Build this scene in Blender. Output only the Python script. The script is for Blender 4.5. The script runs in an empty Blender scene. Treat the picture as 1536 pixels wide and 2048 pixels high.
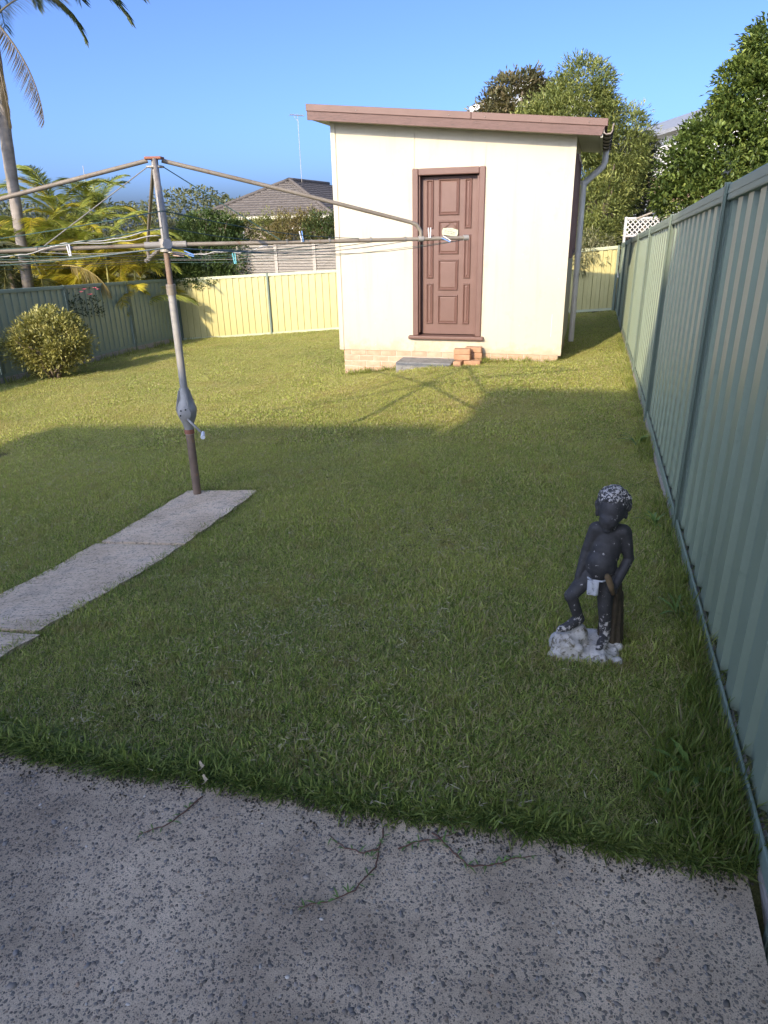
import bpy, bmesh, math, random
import numpy as np
from mathutils import Vector, Matrix

rng = np.random.default_rng(11)
random.seed(11)
R = math.radians
sc = bpy.context.scene
COL = sc.collection

# ---------------------------------------------------------------- camera
PITCH, ROLL = math.atan(1400 / 3326), 0.0225
fw = Vector((0, math.cos(PITCH), -math.sin(PITCH)))
up0 = Vector((0, math.sin(PITCH), math.cos(PITCH)))
r0 = Vector((1, 0, 0))
cr = r0 * math.cos(ROLL) - up0 * math.sin(ROLL)
cu = r0 * math.sin(ROLL) + up0 * math.cos(ROLL)
cam = bpy.data.cameras.new('camera')
cam.sensor_fit = 'VERTICAL'
cam.sensor_height = 24
cam.lens = 1400 / 2048 * 24
cam.clip_start, cam.clip_end = 0.05, 2000
co = bpy.data.objects.new('camera', cam)
COL.objects.link(co)
M = Matrix(((cr.x, cu.x, -fw.x, 0), (cr.y, cu.y, -fw.y, 0), (cr.z, cu.z, -fw.z, 1.65), (0, 0, 0, 1)))
co.matrix_world = M
sc.camera = co

# ---------------------------------------------------------------- sky, sun, exposure
SUN_EL, SUN_AZ = R(24), R(31)          # light travels towards +Y, 31 degrees to the right
w = bpy.data.worlds.new('World')
sc.world = w
w.use_nodes = True
nt = w.node_tree
sky = nt.nodes.new('ShaderNodeTexSky')
sky.sky_type = 'NISHITA'
sky.sun_disc = False
sky.sun_elevation = SUN_EL
sky.sun_rotation = R(180) + SUN_AZ
sky.air_density, sky.dust_density, sky.ozone_density = 0.36, 3.1, 6.2
bg = nt.nodes['Background']
bg.inputs[1].default_value = 0.15
nt.links.new(sky.outputs[0], bg.inputs[0])
sun = bpy.data.lights.new('sun', 'SUN')
sun.energy, sun.angle, sun.color = 2.3, R(0.55), (1.0, 0.83, 0.58)
so = bpy.data.objects.new('sun', sun)
COL.objects.link(so)
sd = Vector((math.sin(SUN_AZ) * math.cos(SUN_EL), math.cos(SUN_AZ) * math.cos(SUN_EL), -math.sin(SUN_EL)))
so.rotation_euler = sd.to_track_quat('-Z', 'Y').to_euler()
so.location = (-6, -10, 12)
vs = sc.view_settings
vs.view_transform, vs.look, vs.gamma, vs.exposure = 'Standard', 'None', 1.0, 1.5
vs.use_curve_mapping = False
sc.cycles.use_denoising = True
sc.cycles.max_bounces = 4
sc.cycles.diffuse_bounces = 3
sc.cycles.glossy_bounces = 2
sc.cycles.transmission_bounces = 2
sc.cycles.transparent_max_bounces = 4
sc.cycles.sample_clamp_indirect = 6

# ---------------------------------------------------------------- frames and ground height
TH = R(16.3)
NA = Vector((math.cos(TH), -math.sin(TH), 0))   # across the yard, towards the right fence
DS = Vector((math.sin(TH), math.cos(TH), 0))    # along the yard, away from the house
BO = Vector((1.07, 1.55, 0))
def yw(a, s, z=0.0):
    p = BO + NA * a + DS * s
    return Vector((p.x, p.y, z))
def gz(x, y):
    x = np.asarray(x, float); y = np.asarray(y, float)
    xc = np.clip(x, -22, 12); yc = np.clip(y, -3, 32)
    t = np.clip((yc - 1.3) / 2.7, 0, 1); S = t * t * (3 - 2 * t)
    z = (.04 + .0715 * xc - .0552 * yc) * S
    a = (x - BO.x) * NA.x + (y - BO.y) * NA.y; s = (x - BO.x) * DS.x + (y - BO.y) * DS.y
    z = z + .125 * np.exp(-(((a + 2.2) / 1.5) ** 2 + ((s - 7.6) / 2.4) ** 2))
    z = z + .012 * np.sin(x * 1.9 + 1.3) * np.sin(y * 1.5) * S
    return z
def gy(a, s):
    p = yw(a, s)
    return float(gz(p.x, p.y))
def edge_s(a):            # lawn/patio boundary in yard coordinates
    return -0.27 + 0.055 * (np.asarray(a) + 1.4) + 0.012 * np.sin(np.asarray(a) * 7)

# ---------------------------------------------------------------- mesh helpers
def tag(o, label=None, cat=None, group=None, kind=None):
    if label: o['label'] = label
    if cat: o['category'] = cat
    if group: o['group'] = group
    if kind: o['kind'] = kind
    return o
def empty(name, loc, rz=0.0):
    o = bpy.data.objects.new(name, None)
    o.empty_display_size = 0.2
    o.location = loc
    o.rotation_euler.z = rz
    COL.objects.link(o)
    return o
ROOT = {}
def wloc(o):
    p = Vector((0, 0, 0))
    while o is not None:
        p = p + o.location
        o = o.parent
    return p
class MB:
    """collects geometry in world coordinates; build() makes it ONE object relative to its parent"""
    def __init__(self):
        self.v, self.f = [], []
    def add(self, vs_, fs_):
        n = len(self.v)
        self.v += [tuple(p) for p in vs_]
        self.f += [tuple(i + n for i in f) for f in fs_]
        return self
    def hexa(self, p):          # eight corners: bottom ring 0-3, top ring 4-7
        return self.add(p, [(3, 2, 1, 0), (4, 5, 6, 7), (0, 1, 5, 4), (1, 2, 6, 5), (2, 3, 7, 6), (3, 0, 4, 7)])
    def box(self, x0, x1, y0, y1, z0, z1, fr=None):
        fr = fr or (lambda x, y, z: (x, y, z))
        return self.hexa([fr(x0, y0, z0), fr(x1, y0, z0), fr(x1, y1, z0), fr(x0, y1, z0),
                          fr(x0, y0, z1), fr(x1, y0, z1), fr(x1, y1, z1), fr(x0, y1, z1)])
    def ybox(self, a0, a1, s0, s1, z0, z1):
        return self.box(a0, a1, s0, s1, z0, z1, yw)
    def tube(self, pts, r, n=10, cap=True):
        pts = [Vector(p) for p in pts]
        rs = r if isinstance(r, (list, tuple)) else [r] * len(pts)
        base = len(self.v)
        t0 = (pts[1] - pts[0]).normalized()
        u = t0.orthogonal().normalized()
        for i, p in enumerate(pts):
            if i == 0: t = pts[1] - pts[0]
            elif i == len(pts) - 1: t = pts[-1] - pts[-2]
            else: t = pts[i + 1] - pts[i - 1]
            t.normalize()
            u = (u - t * u.dot(t)).normalized()
            vv = t.cross(u)
            for k in range(n):
                a = 2 * math.pi * k / n
                self.v.append(tuple(p + (u * math.cos(a) + vv * math.sin(a)) * rs[i]))
        for i in range(len(pts) - 1):
            for k in range(n):
                k2 = (k + 1) % n
                self.f.append((base + i * n + k, base + i * n + k2, base + (i + 1) * n + k2, base + (i + 1) * n + k))
        if cap:
            self.f.append(tuple(base + k for k in reversed(range(n))))
            e = base + (len(pts) - 1) * n
            self.f.append(tuple(e + k for k in range(n)))
        return self
    def lathe(self, prof, c, n=20):
        return self.tube([Vector(c) + Vector((0, 0, z)) for r_, z in prof], [r_ for r_, z in prof], n)
    def ball(self, c, r, n=10, m=7):
        if not isinstance(r, (tuple, list)): r = (r, r, r)
        base = len(self.v)
        for j in range(m + 1):
            th = math.pi * j / m
            for k in range(n):
                a = 2 * math.pi * k / n
                self.v.append((c[0] + r[0] * math.sin(th) * math.cos(a), c[1] + r[1] * math.sin(th) * math.sin(a), c[2] + r[2] * math.cos(th)))
        for j in range(m):
            for k in range(n):
                k2 = (k + 1) % n
                self.f.append((base + j * n + k, base + (j + 1) * n + k, base + (j + 1) * n + k2, base + j * n + k2))
        return self
    def build(self, name, mat, parent=None, smooth=False, bevel=0.0, solid=0.0, auto=None):
        off = wloc(parent) if parent else Vector((0, 0, 0))
        me = bpy.data.meshes.new(name)
        me.from_pydata([(p[0] - off.x, p[1] - off.y, p[2] - off.z) for p in self.v], [], self.f)
        me.update()
        o = bpy.data.objects.new(name, me)
        COL.objects.link(o)
        if parent: o.parent = parent
        me.materials.append(mat)
        if smooth:
            me.shade_smooth()
            if auto is not None:
                me.set_sharp_from_angle(angle=R(auto))
        if bevel:
            b = o.modifiers.new('Bevel', 'BEVEL'); b.width = bevel; b.segments = 2; b.limit_method = 'ANGLE'; b.angle_limit = R(40)
        if solid:
            b = o.modifiers.new('Solidify', 'SOLIDIFY'); b.thickness = solid; b.offset = 0
        return o
def np_mesh(name, V, F, mat, parent=None, cols=None):
    """fast mesh from arrays, F is (n,4) or (n,3); cols one RGB per vertex"""
    me = bpy.data.meshes.new(name)
    n, k = F.shape
    me.vertices.add(len(V)); me.vertices.foreach_set('co', np.ascontiguousarray(V, np.float32).ravel())
    me.loops.add(n * k); me.loops.foreach_set('vertex_index', np.ascontiguousarray(F, np.int32).ravel())
    me.polygons.add(n)
    me.polygons.foreach_set('loop_start', np.arange(0, n * k, k, dtype=np.int32))
    me.polygons.foreach_set('loop_total', np.full(n, k, np.int32))
    me.update(calc_edges=True)
    if cols is not None:
        at = me.attributes.new('tint', 'FLOAT_COLOR', 'POINT')
        at.data.foreach_set('color', np.concatenate([cols, np.ones((len(cols), 1))], 1).astype(np.float32).ravel())
    me.materials.append(mat)
    o = bpy.data.objects.new(name, me)
    COL.objects.link(o)
    if parent: o.parent = parent
    return o
def copy_part(o, parent, loc=None, rot=None, scale=None):
    c = o.copy(); COL.objects.link(c); c.parent = parent
    if loc is not None: c.location = loc
    if rot is not None: c.rotation_euler = rot
    if scale is not None: c.scale = scale
    return c

# ---------------------------------------------------------------- materials
class NT:
    def __init__(self, name):
        self.m = bpy.data.materials.new(name); self.m.use_nodes = True
        self.t = self.m.node_tree; self.p = self.t.nodes['Principled BSDF']
    def n(self, typ, **kw):
        x = self.t.nodes.new('ShaderNode' + typ)
        for k, v_ in kw.items(): setattr(x, k, v_)
        return x
    def l(self, a, b): self.t.links.new(a, b)
    def val(self, sock, v_):
        sock.default_value = v_
    def pos(self, scale=(1, 1, 1), obj=False, rnd=False):
        if obj: src = self.n('TexCoord').outputs['Object']
        else: src = self.n('NewGeometry').outputs['Position']
        mp = self.n('Mapping'); mp.inputs['Scale'].default_value = scale
        self.l(src, mp.inputs[0])
        if rnd:
            oi = self.n('ObjectInfo'); mm = self.n('Math', operation='MULTIPLY'); mm.inputs[1].default_value = 37.0
            self.l(oi.outputs['Random'], mm.inputs[0]); self.l(mm.outputs[0], mp.inputs['Location'])
        return mp.outputs[0]
    def noise(self, vec, scale, detail=4, rough=.6):
        x = self.n('TexNoise'); x.inputs['Scale'].default_value = scale; x.inputs['Detail'].default_value = detail
        x.inputs['Roughness'].default_value = rough
        self.l(vec, x.inputs['Vector']); return x.outputs['Fac']
    def ramp(self, fac, stops, mode='LINEAR'):
        x = self.n('ValToRGB'); cr_ = x.color_ramp; cr_.interpolation = mode
        while len(cr_.elements) < len(stops): cr_.elements.new(.5)
        for e, (p_, c_) in zip(cr_.elements, stops):
            e.position = p_; e.color = (*c_, 1) if len(c_) == 3 else c_
        self.l(fac, x.inputs[0]); return x.outputs[0]
    def mix(self, fac, a, b, mode='MIX'):
        x = self.n('Mix', data_type='RGBA', blend_type=mode)
        for s_, v_ in ((x.inputs[0], fac), (x.inputs[6], a), (x.inputs[7], b)):
            if hasattr(v_, 'is_output'): self.l(v_, s_)
            elif isinstance(v_, (int, float)): s_.default_value = v_
            else: s_.default_value = (*v_, 1)
        return x.outputs[2]
    def math(self, op, a, b=0.0):
        x = self.n('Math', operation=op)
        for s_, v_ in ((x.inputs[0], a), (x.inputs[1], b)):
            if hasattr(v_, 'is_output'): self.l(v_, s_)
            else: s_.default_value = v_
        return x.outputs[0]
    def bump(self, h, strength=.3, dist=.01):
        x = self.n('Bump'); x.inputs['Strength'].default_value = strength; x.inputs['Distance'].default_value = dist
        self.l(h, x.inputs['Height']); self.l(x.outputs[0], self.p.inputs['Normal'])
    def base(self, c):
        s_ = self.p.inputs['Base Color']
        if hasattr(c, 'is_output'): self.l(c, s_)
        else: s_.default_value = (*c, 1)
    def set(self, rough=.7, metal=0.0, spec=.5):
        self.p.inputs['Roughness'].default_value = rough; self.p.inputs['Metallic'].default_value = metal
        self.p.inputs['Specular IOR Level'].default_value = spec
        return self.m
def worn(name, c1, c2, scale=4, rough=.6, metal=0, bump=.15, bscale=60, stain=None, stain_amt=.5, stretch=(1, 1, 1), rnd=False, spec=.5, speck=None):
    k = NT(name)
    v_ = k.pos(stretch, rnd=rnd, obj=rnd)
    c = k.ramp(k.noise(v_, scale), [(.3, c1), (.72, c2)])
    if stain is not None:
        f = k.ramp(k.noise(v_, scale * 2.7, 6, .7), [(stain_amt, (0, 0, 0)), (min(.99, stain_amt + .12), (1, 1, 1))])
        c = k.mix(f, c, stain)
    if speck is not None:
        f = k.ramp(k.noise(v_, bscale * 1.5, 2), [(.66, (0, 0, 0)), (.72, (1, 1, 1))])
        c = k.mix(f, c, speck)
    k.base(c)
    if bump: k.bump(k.noise(v_, bscale, 3), bump, .004)
    return k.set(rough, metal, spec)
def leafy(name, rough=.5, trans=.35, hue=(1, 1, 1)):
    k = NT(name)
    at = k.n('Attribute', attribute_name='tint')
    k.base(at.outputs['Color'])
    k.set(rough, 0, .35)
    tr = k.n('BsdfTranslucent'); k.l(k.mix(1.0, at.outputs['Color'], (1.0, 1.0, .5), 'MULTIPLY'), tr.inputs[0])
    mx = k.n('MixShader'); mx.inputs[0].default_value = trans
    out = k.t.nodes['Material Output']
    k.l(k.p.outputs[0], mx.inputs[1]); k.l(tr.outputs[0], mx.inputs[2]); k.l(mx.outputs[0], out.inputs[0])
    return k.m

MT = {}
MT['leaf'] = leafy('leaf')
MT['bark'] = worn('bark', (.10, .075, .05), (.2, .16, .12), 6, .9, bump=.6, bscale=30, stretch=(1, 1, .3))
MT['palm_bark'] = worn('palm_bark', (.17, .145, .12), (.29, .25, .21), 3, .85, bump=.6, bscale=9, stretch=(1, 1, 2.2), stain=(.10, .09, .07), stain_amt=.62)
def m_wall():
    k = NT('cream_wall_paint')
    p = k.pos()
    c = k.ramp(k.noise(p, 1.1, 5, .6), [(.3, (.475, .425, .325)), (.7, (.515, .465, .36))])
    mp = k.n('Mapping'); mp.inputs['Scale'].default_value = (9, 9, .55); k.l(p, mp.inputs[0])
    stk = k.ramp(k.noise(mp.outputs[0], 1.0, 5, .7), [(.52, (0, 0, 0)), (.72, (1, 1, 1))])
    c = k.mix(k.math('MULTIPLY', stk, .4), c, (.385, .335, .235))
    blot = k.ramp(k.noise(p, 4.5, 6, .75), [(.58, (0, 0, 0)), (.7, (1, 1, 1))])
    c = k.mix(k.math('MULTIPLY', blot, .35), c, (.37, .32, .22))
    sp = k.n('SeparateXYZ'); k.l(p, sp.inputs[0])
    hgt = k.math('SUBTRACT', k.noise(p, 6, 5, .7), k.math('MULTIPLY', k.math('ADD', sp.outputs[2], .12), 1.6))     # mud splashed up from the lawn
    spl = k.ramp(hgt, [(.34, (0, 0, 0)), (.6, (1, 1, 1))])
    c = k.mix(k.math('MULTIPLY', spl, .55), c, (.33, .27, .17))
    k.base(c); k.bump(k.noise(p, 7, 4), .1, .006)
    return k.set(.75, 0, .35)
MT['cream_sheet'] = m_wall()
MT['cream_trim'] = worn('cream_trim_paint', (.70, .68, .58), (.78, .75, .64), 3, .6, bump=.1)
MT['maroon'] = worn('maroon_paint', (.122, .064, .050), (.148, .080, .063), 5, .55, bump=.12, bscale=40)
MT['maroon_worn'] = worn('weathered_maroon_paint', (.105, .056, .046), (.14, .077, .063), 6, .65, bump=.4, bscale=14, stain=(.045, .03, .026), stain_amt=.55, stretch=(1, 1, 7))
MT['soffit'] = worn('soffit_paint', (.50, .47, .37), (.56, .53, .42), 4, .7)
MT['gutter'] = worn('rusted_gutter_metal', (.16, .13, .12), (.30, .24, .21), 7, .6, stain=(.23, .12, .07), stain_amt=.55, bump=.2)
MT['pvc'] = worn('downpipe_paint', (.58, .54, .46), (.66, .61, .52), 5, .45, bump=.05, stain=(.4, .38, .33), stain_amt=.66)
MT['dry_leaf'] = worn('dry_leaf', (.30, .24, .15), (.42, .34, .22), 40, .8, bump=0)
MT['mortar'] = worn('mortar', (.40, .33, .25), (.5, .42, .33), 12, .95, bump=.5)
MT['brick'] = worn('face_brick', (.40, .25, .165), (.52, .36, .25), 9, .9, bump=.5, bscale=90, rnd=True, speck=(.25, .14, .09))
MT['loose_brick'] = worn('orange_brick', (.33, .18, .10), (.43, .26, .155), 9, .9, bump=.5, bscale=90, rnd=True, stain=(.2, .1, .06), stain_amt=.62)
MT['step'] = worn('grey_step_concrete', (.15, .15, .145), (.27, .26, .24), 7, .9, bump=.5, bscale=80, stain=(.09, .09, .085), stain_amt=.55)
MT['green_sheet'] = worn('green_fence_sheet', (.235, .285, .205), (.26, .31, .225), 2.5, .38, bump=.06, bscale=3, stain=(.19, .24, .17), stain_amt=.6, spec=.45)
MT['green_rail'] = worn('green_fence_rail', (.21, .27, .21), (.24, .30, .235), 4, .5, bump=.03, spec=.35)
MT['post_green'] = worn('dark_green_post', (.115, .155, .12), (.14, .18, .14), 4, .5, bump=.03)
MT['cream_fence'] = worn('cream_fence_sheet', (.40, .36, .155), (.44, .40, .18), 2.2, .45, bump=.03, stain=(.36, .325, .145), stain_amt=.62)
MT['sleeper'] = worn('weathered_timber', (.26, .23, .195), (.46, .41, .35), 10, .95, bump=.8, bscale=22, stretch=(1, 1, 9), stain=(.1, .09, .08), stain_amt=.56)
MT['grey_slat'] = worn('grey_timber_slat', (.20, .18, .15), (.32, .285, .24), 8, .9, bump=.5, stretch=(1, 1, 6), stain=(.13, .115, .095), stain_amt=.56)
MT['galv'] = worn('galvanised_steel', (.29, .275, .25), (.38, .36, .33), 9, .6, .25, bump=.08, stain=(.29, .27, .24), stain_amt=.6)
MT['rust_pole'] = worn('rusty_brown_steel', (.155, .11, .08), (.25, .175, .125), 8, .7, .2, bump=.2, stain=(.30, .155, .075), stain_amt=.6)
MT['arm'] = worn('aged_arm_steel', (.235, .20, .155), (.33, .285, .225), 7, .55, .3, bump=.15, stain=(.215, .13, .075), stain_amt=.58)
MT['red_rust'] = worn('red_rust', (.25, .09, .055), (.33, .14, .09), 20, .8)
MT['wire_green'] = worn('green_wire', (.03, .07, .06), (.05, .10, .085), 20, .6, bump=0)
MT['wire_grey'] = worn('grey_wire', (.19, .185, .17), (.26, .25, .23), 20, .5, bump=0)
MT['white_cord'] = worn('white_cord', (.46, .45, .42), (.55, .54, .51), 20, .7, bump=0)
MT['blue'] = worn('blue_plastic', (.13, .29, .65), (.17, .35, .72), 20, .4, bump=0)
MT['teal'] = worn('teal_plastic', (.12, .45, .52), (.16, .52, .58), 20, .4, bump=0)
MT['white_plastic'] = worn('white_plastic', (.66, .68, .72), (.75, .76, .78), 20, .4, bump=0)
MT['pink'] = worn('pale_wood_peg', (.52, .34, .25), (.58, .4, .3), 20, .7, bump=0)
MT['dark'] = worn('dark_gap', (.015, .015, .013), (.03, .028, .025), 5, .9)
MT['glass'] = worn('window_glass', (.03, .035, .04), (.05, .055, .06), 2, .08, bump=0)
MT['roof_tile'] = worn('brown_roof_tile', (.085, .072, .062), (.125, .108, .094), 5, .75, bump=.3, bscale=25, stain=(.075, .064, .055), stain_amt=.58)
MT['house_wall'] = worn('pale_render', (.62, .60, .55), (.7, .68, .62), 2, .8)
MT['white_paint'] = worn('white_paint', (.74, .73, .70), (.8, .79, .76), 3, .6)
MT['tan_wall'] = worn('tan_brick_wall', (.20, .16, .12), (.28, .225, .17), 6, .9)
MT['lattice'] = worn('greyed_white_paint', (.42, .42, .40), (.52, .51, .48), 5, .7)
MT['grey_roof'] = worn('grey_roof_sheet', (.25, .26, .275), (.32, .33, .34), 4, .5)
MT['wood_stump'] = worn('painted_stump', (.035, .026, .016), (.075, .054, .028), 30, .85, bump=.6, bscale=90, stain=(.05, .035, .02), stain_amt=.55)
MT['soil'] = worn('soil', (.045, .036, .024), (.09, .072, .045), 6, 1, bump=.8, bscale=80)
MT['stolon'] = worn('runner_stem', (.10, .045, .03), (.17, .085, .05), 30, .7, bump=0)
MT['flower'] = worn('pink_petal', (.7, .11, .17), (.78, .2, .25), 20, .6, bump=0)
MT['plaque'] = worn('pale_green_plaque', (.36, .40, .25), (.52, .53, .38), 40, .8, bump=.3, stain=(.2, .23, .14), stain_amt=.55)

def m_patio():
    k = NT('exposed_aggregate')
    p = k.pos()
    wob = k.n('TexNoise'); wob.inputs['Scale'].default_value = 60; k.l(p, wob.inputs['Vector'])
    off = k.n('VectorMath', operation='MULTIPLY_ADD'); k.l(wob.outputs['Color'], off.inputs[0]); off.inputs[1].default_value = (.012, .012, .012); k.l(p, off.inputs[2])
    pv = off.outputs[0]
    cem = k.ramp(k.noise(p, 5, 5, .65), [(.3, (.62, .48, .34)), (.7, (.82, .65, .46))])
    grit = k.ramp(k.noise(p, 330, 2), [(.33, (.58, .58, .58)), (.44, (.88, .88, .88)), (.62, (1.08, 1.06, 1.03))])
    c = k.mix(1.0, cem, grit, 'MULTIPLY')
    h = None
    for sc_, thr, keep in ((105, .32, .12), (74, .29, .35), (185, .36, .12)):
        vo = k.n('TexVoronoi'); vo.inputs['Scale'].default_value = sc_; vo.inputs['Randomness'].default_value = 1
        k.l(pv, vo.inputs['Vector'])
        sep = k.n('SeparateColor'); k.l(vo.outputs['Color'], sep.inputs[0])
        stone = k.ramp(sep.outputs[0], [(0, (.15, .128, .105)), (.25, (.24, .206, .168)), (.5, (.33, .28, .222)), (.68, (.21, .19, .165)), (.8, (.30, .24, .175)), (.93, (.36, .26, .17)), (1, (.5, .44, .36))])
        size = k.math('MULTIPLY', sep.outputs[1], thr)
        size = k.math('ADD', size, .10)
        inside = k.math('LESS_THAN', vo.outputs['Distance'], size)
        keepf = k.math('GREATER_THAN', sep.outputs[2], keep)
        msk = k.math('MULTIPLY', inside, keepf)
        c = k.mix(msk, c, stone)
        hh = k.math('MULTIPLY', msk, k.math('SUBTRACT', .6, vo.outputs['Distance']))
        h = hh if h is None else k.math('ADD', h, hh)
    dirt = k.ramp(k.noise(p, 2.3, 6, .7), [(.34, (.60, .60, .59)), (.50, (.88, .88, .87)), (.62, (1, 1, 1))])
    c = k.mix(.85, c, dirt, 'MULTIPLY')
    damp = k.ramp(k.noise(p, .9, 5, .65), [(.40, (.58, .57, .56)), (.58, (1, 1, 1))])
    c = k.mix(.9, c, damp, 'MULTIPLY')
    k.base(c)
    k.bump(k.math('ADD', h, k.math('MULTIPLY', k.noise(p, 300, 2), .35)), .55, .004)
    return k.set(.8, 0, .35)
MT['patio'] = m_patio()

def m_slab():
    k = NT('whitish_weathered_concrete')
    p = k.pos()
    c = k.ramp(k.noise(p, 3.5, 6, .7), [(.28, (.50, .37, .24)), (.5, (.77, .60, .42)), (.72, (.87, .72, .54))])
    mp = k.n('Mapping'); mp.inputs['Rotation'].default_value = (0, 0, TH); mp.inputs['Scale'].default_value = (4, 30, 4); k.l(p, mp.inputs[0])
    sp = k.ramp(k.noise(mp.outputs[0], 2.2, 5, .75), [(.57, (0, 0, 0)), (.66, (1, 1, 1))])
    c = k.mix(k.math('MULTIPLY', sp, .75), c, (.14, .105, .075))
    blot = k.ramp(k.noise(p, 7, 5, .7), [(.5, (0, 0, 0)), (.66, (1, 1, 1))])
    c = k.mix(k.math('MULTIPLY', blot, .5), c, (.26, .20, .15))
    pit = k.ramp(k.noise(p, 70, 4, .75), [(.54, (0, 0, 0)), (.62, (1, 1, 1))])
    c = k.mix(k.math('MULTIPLY', pit, .7), c, (.07, .06, .05))
    k.base(c)
    k.bump(k.math('SUBTRACT', k.noise(p, 60, 5, .7), k.math('MULTIPLY', pit, .6)), .6, .008)
    return k.set(.9, 0, .3)
MT['slab'] = m_slab()

def m_grass(name, dry=.5, gain=1.0):
    k = NT(name)
    p = k.pos()
    at = k.n('Attribute', attribute_name='tint')
    sep = k.n('SeparateColor'); k.l(at.outputs['Color'], sep.inputs[0])
    green = k.ramp(sep.outputs[0], [(0, (.10, .155, .036)), (.5, (.28, .37, .088)), (1, (.53, .58, .165))])
    olive = k.ramp(sep.outputs[0], [(0, (.21, .255, .058)), (.5, (.43, .485, .115)), (1, (.66, .665, .20))])
    big = k.noise(p, .42, 3, .6)
    sepp = k.n('SeparateXYZ'); k.l(p, sepp.inputs[0])
    far = k.math('MULTIPLY', k.math('SUBTRACT', sepp.outputs[1], 3.0), .045)     # back lawn: sunlit yellow put into the colour, drier patches too
    far = k.math('MINIMUM', k.math('MAXIMUM', far, -.06), .17)
    f = k.ramp(k.math('ADD', k.math('ADD', big, far), k.math('MULTIPLY', k.math('SUBTRACT', k.noise(p, 2.6, 4, .65), .5), .5)), [(.40, (0, 0, 0)), (.68, (1, 1, 1))])
    c = k.mix(f, green, olive)
    drym = k.ramp(k.math('ADD', k.noise(p, .75, 4, .65), far), [(.66, (0, 0, 0)), (.86, (1, 1, 1))])
    c = k.mix(k.math('MULTIPLY', drym, .5 * dry), c, (.52, .44, .17))
    straw = k.math('GREATER_THAN', sep.outputs[1], 1 - .33 * dry)
    c = k.mix(k.math('MULTIPLY', straw, .9), c, (.52, .43, .25))
    thin = k.ramp(k.noise(p, 5.5, 3, .6), [(.56, (0, 0, 0)), (.70, (1, 1, 1))])
    c = k.mix(k.math('MULTIPLY', thin, .5 * dry), c, (.38, .30, .12))
    if gain != 1.0: c = k.mix(1.0, c, (gain, gain * 1.05, gain), 'MULTIPLY')
    k.base(c); k.set(.55, 0, .3)
    tr = k.n('BsdfTranslucent'); k.l(k.mix(1.0, c, (1.0, 1.0, .45), 'MULTIPLY'), tr.inputs[0])
    mx = k.n('MixShader'); mx.inputs[0].default_value = .45
    k.l(k.p.outputs[0], mx.inputs[1]); k.l(tr.outputs[0], mx.inputs[2]); k.l(mx.outputs[0], k.t.nodes['Material Output'].inputs[0])
    return k.m
MT['grass'] = m_grass('lawn_grass', 1.0)
MT['grass_long'] = m_grass('long_grass', .3, .62)

def m_turf():
    k = NT('turf_thatch')
    p = k.pos()
    c = k.ramp(k.noise(p, 40, 5, .7), [(.3, (.06, .06, .022)), (.55, (.12, .115, .042)), (.75, (.21, .185, .085))])
    k.base(c); k.bump(k.noise(p, 120, 4), .8, .02)
    return k.set(1, 0, .1)
MT['turf'] = m_turf()
MT['clipping'] = worn('straw_clipping', (.42, .35, .20), (.58, .50, .30), 30, .8, bump=0)

def m_statue(name, white, zlo=None, seed=0.0, black=(.030, .028, .028), noise_scale=42):
    """dark paint flaked off to pale cement; more flaking inside the given local height bands"""
    k = NT(name)
    tc = k.n('TexCoord'); v_ = tc.outputs['Object']
    c = k.ramp(k.noise(v_, 30, 4), [(.3, black), (.75, tuple(x * 2.0 for x in black))])
    f = k.noise(v_, noise_scale, 4, .7)
    sp = k.n('SeparateXYZ'); k.l(v_, sp.inputs[0])
    lift = None
    for z0, z1, amt in (zlo or []):
        up_ = k.n('MapRange'); up_.inputs[1].default_value = z0; up_.inputs[2].default_value = z1; up_.inputs[3].default_value = 0; up_.inputs[4].default_value = amt
        k.l(sp.outputs[2], up_.inputs[0])
        lift = up_.outputs[0] if lift is None else k.math('ADD', lift, up_.outputs[0])
    if lift is not None: f = k.math('ADD', f, lift)
    msk = k.ramp(f, [(white, (0, 0, 0)), (white + .05, (1, 1, 1))])
    c = k.mix(msk, c, (.52, .48, .44))
    k.base(c); k.bump(k.math('ADD', k.noise(v_, 70, 4), k.math('MULTIPLY', msk, .4)), .4, .004)
    return k.set(.62, 0, .4)
MT['st_body'] = m_statue('chipped_black_paint', .645, [(.24, .12, .14)])
MT['st_hair'] = m_statue('flaked_hair_paint', .67, [(.63, .70, .17)], noise_scale=85)
MT['st_base'] = worn('white_speckled_cement', (.42, .39, .35), (.62, .58, .53), 14, .9, bump=.8, bscale=60, stain=(.12, .095, .05), stain_amt=.51, speck=(.05, .045, .04))
MT['st_cloth'] = worn('flaked_white_cloth_paint', (.42, .42, .43), (.52, .52, .53), 20, .8, bump=.4, stain=(.08, .08, .085), stain_amt=.55)
MT['st_stick'] = worn('brown_painted_stick', (.10, .065, .03), (.17, .11, .05), 30, .8, bump=.3)

# ================================================================ GROUND
def axis_vals(lo, hi, fine_lo, fine_hi, step, n_out):
    a = list(np.arange(fine_lo, fine_hi + 1e-6, step))
    left = list(fine_lo - np.geomspace(.5, fine_lo - lo, n_out))[::-1]
    right = list(fine_hi + np.geomspace(.5, hi - fine_hi, n_out))
    return np.array(left + a + right)
av = axis_vals(-350, 350, -14, 2, .25, 14)
sv = axis_vals(-350, 450, -3, 18.5, .25, 14)
A, Sg = np.meshgrid(av, sv)
X = BO.x + NA.x * A + DS.x * Sg; Yg = BO.y + NA.y * A + DS.y * Sg
Z = gz(X, Yg)
Z = Z - .09 * ((Sg < -.36) & (Sg > -7.7)) - .004
n1, n0 = A.shape
idx = np.arange(n1 * n0).reshape(n1, n0)
F = np.stack([idx[:-1, :-1].ravel(), idx[:-1, 1:].ravel(), idx[1:, 1:].ravel(), idx[1:, :-1].ravel()], 1)
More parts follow.
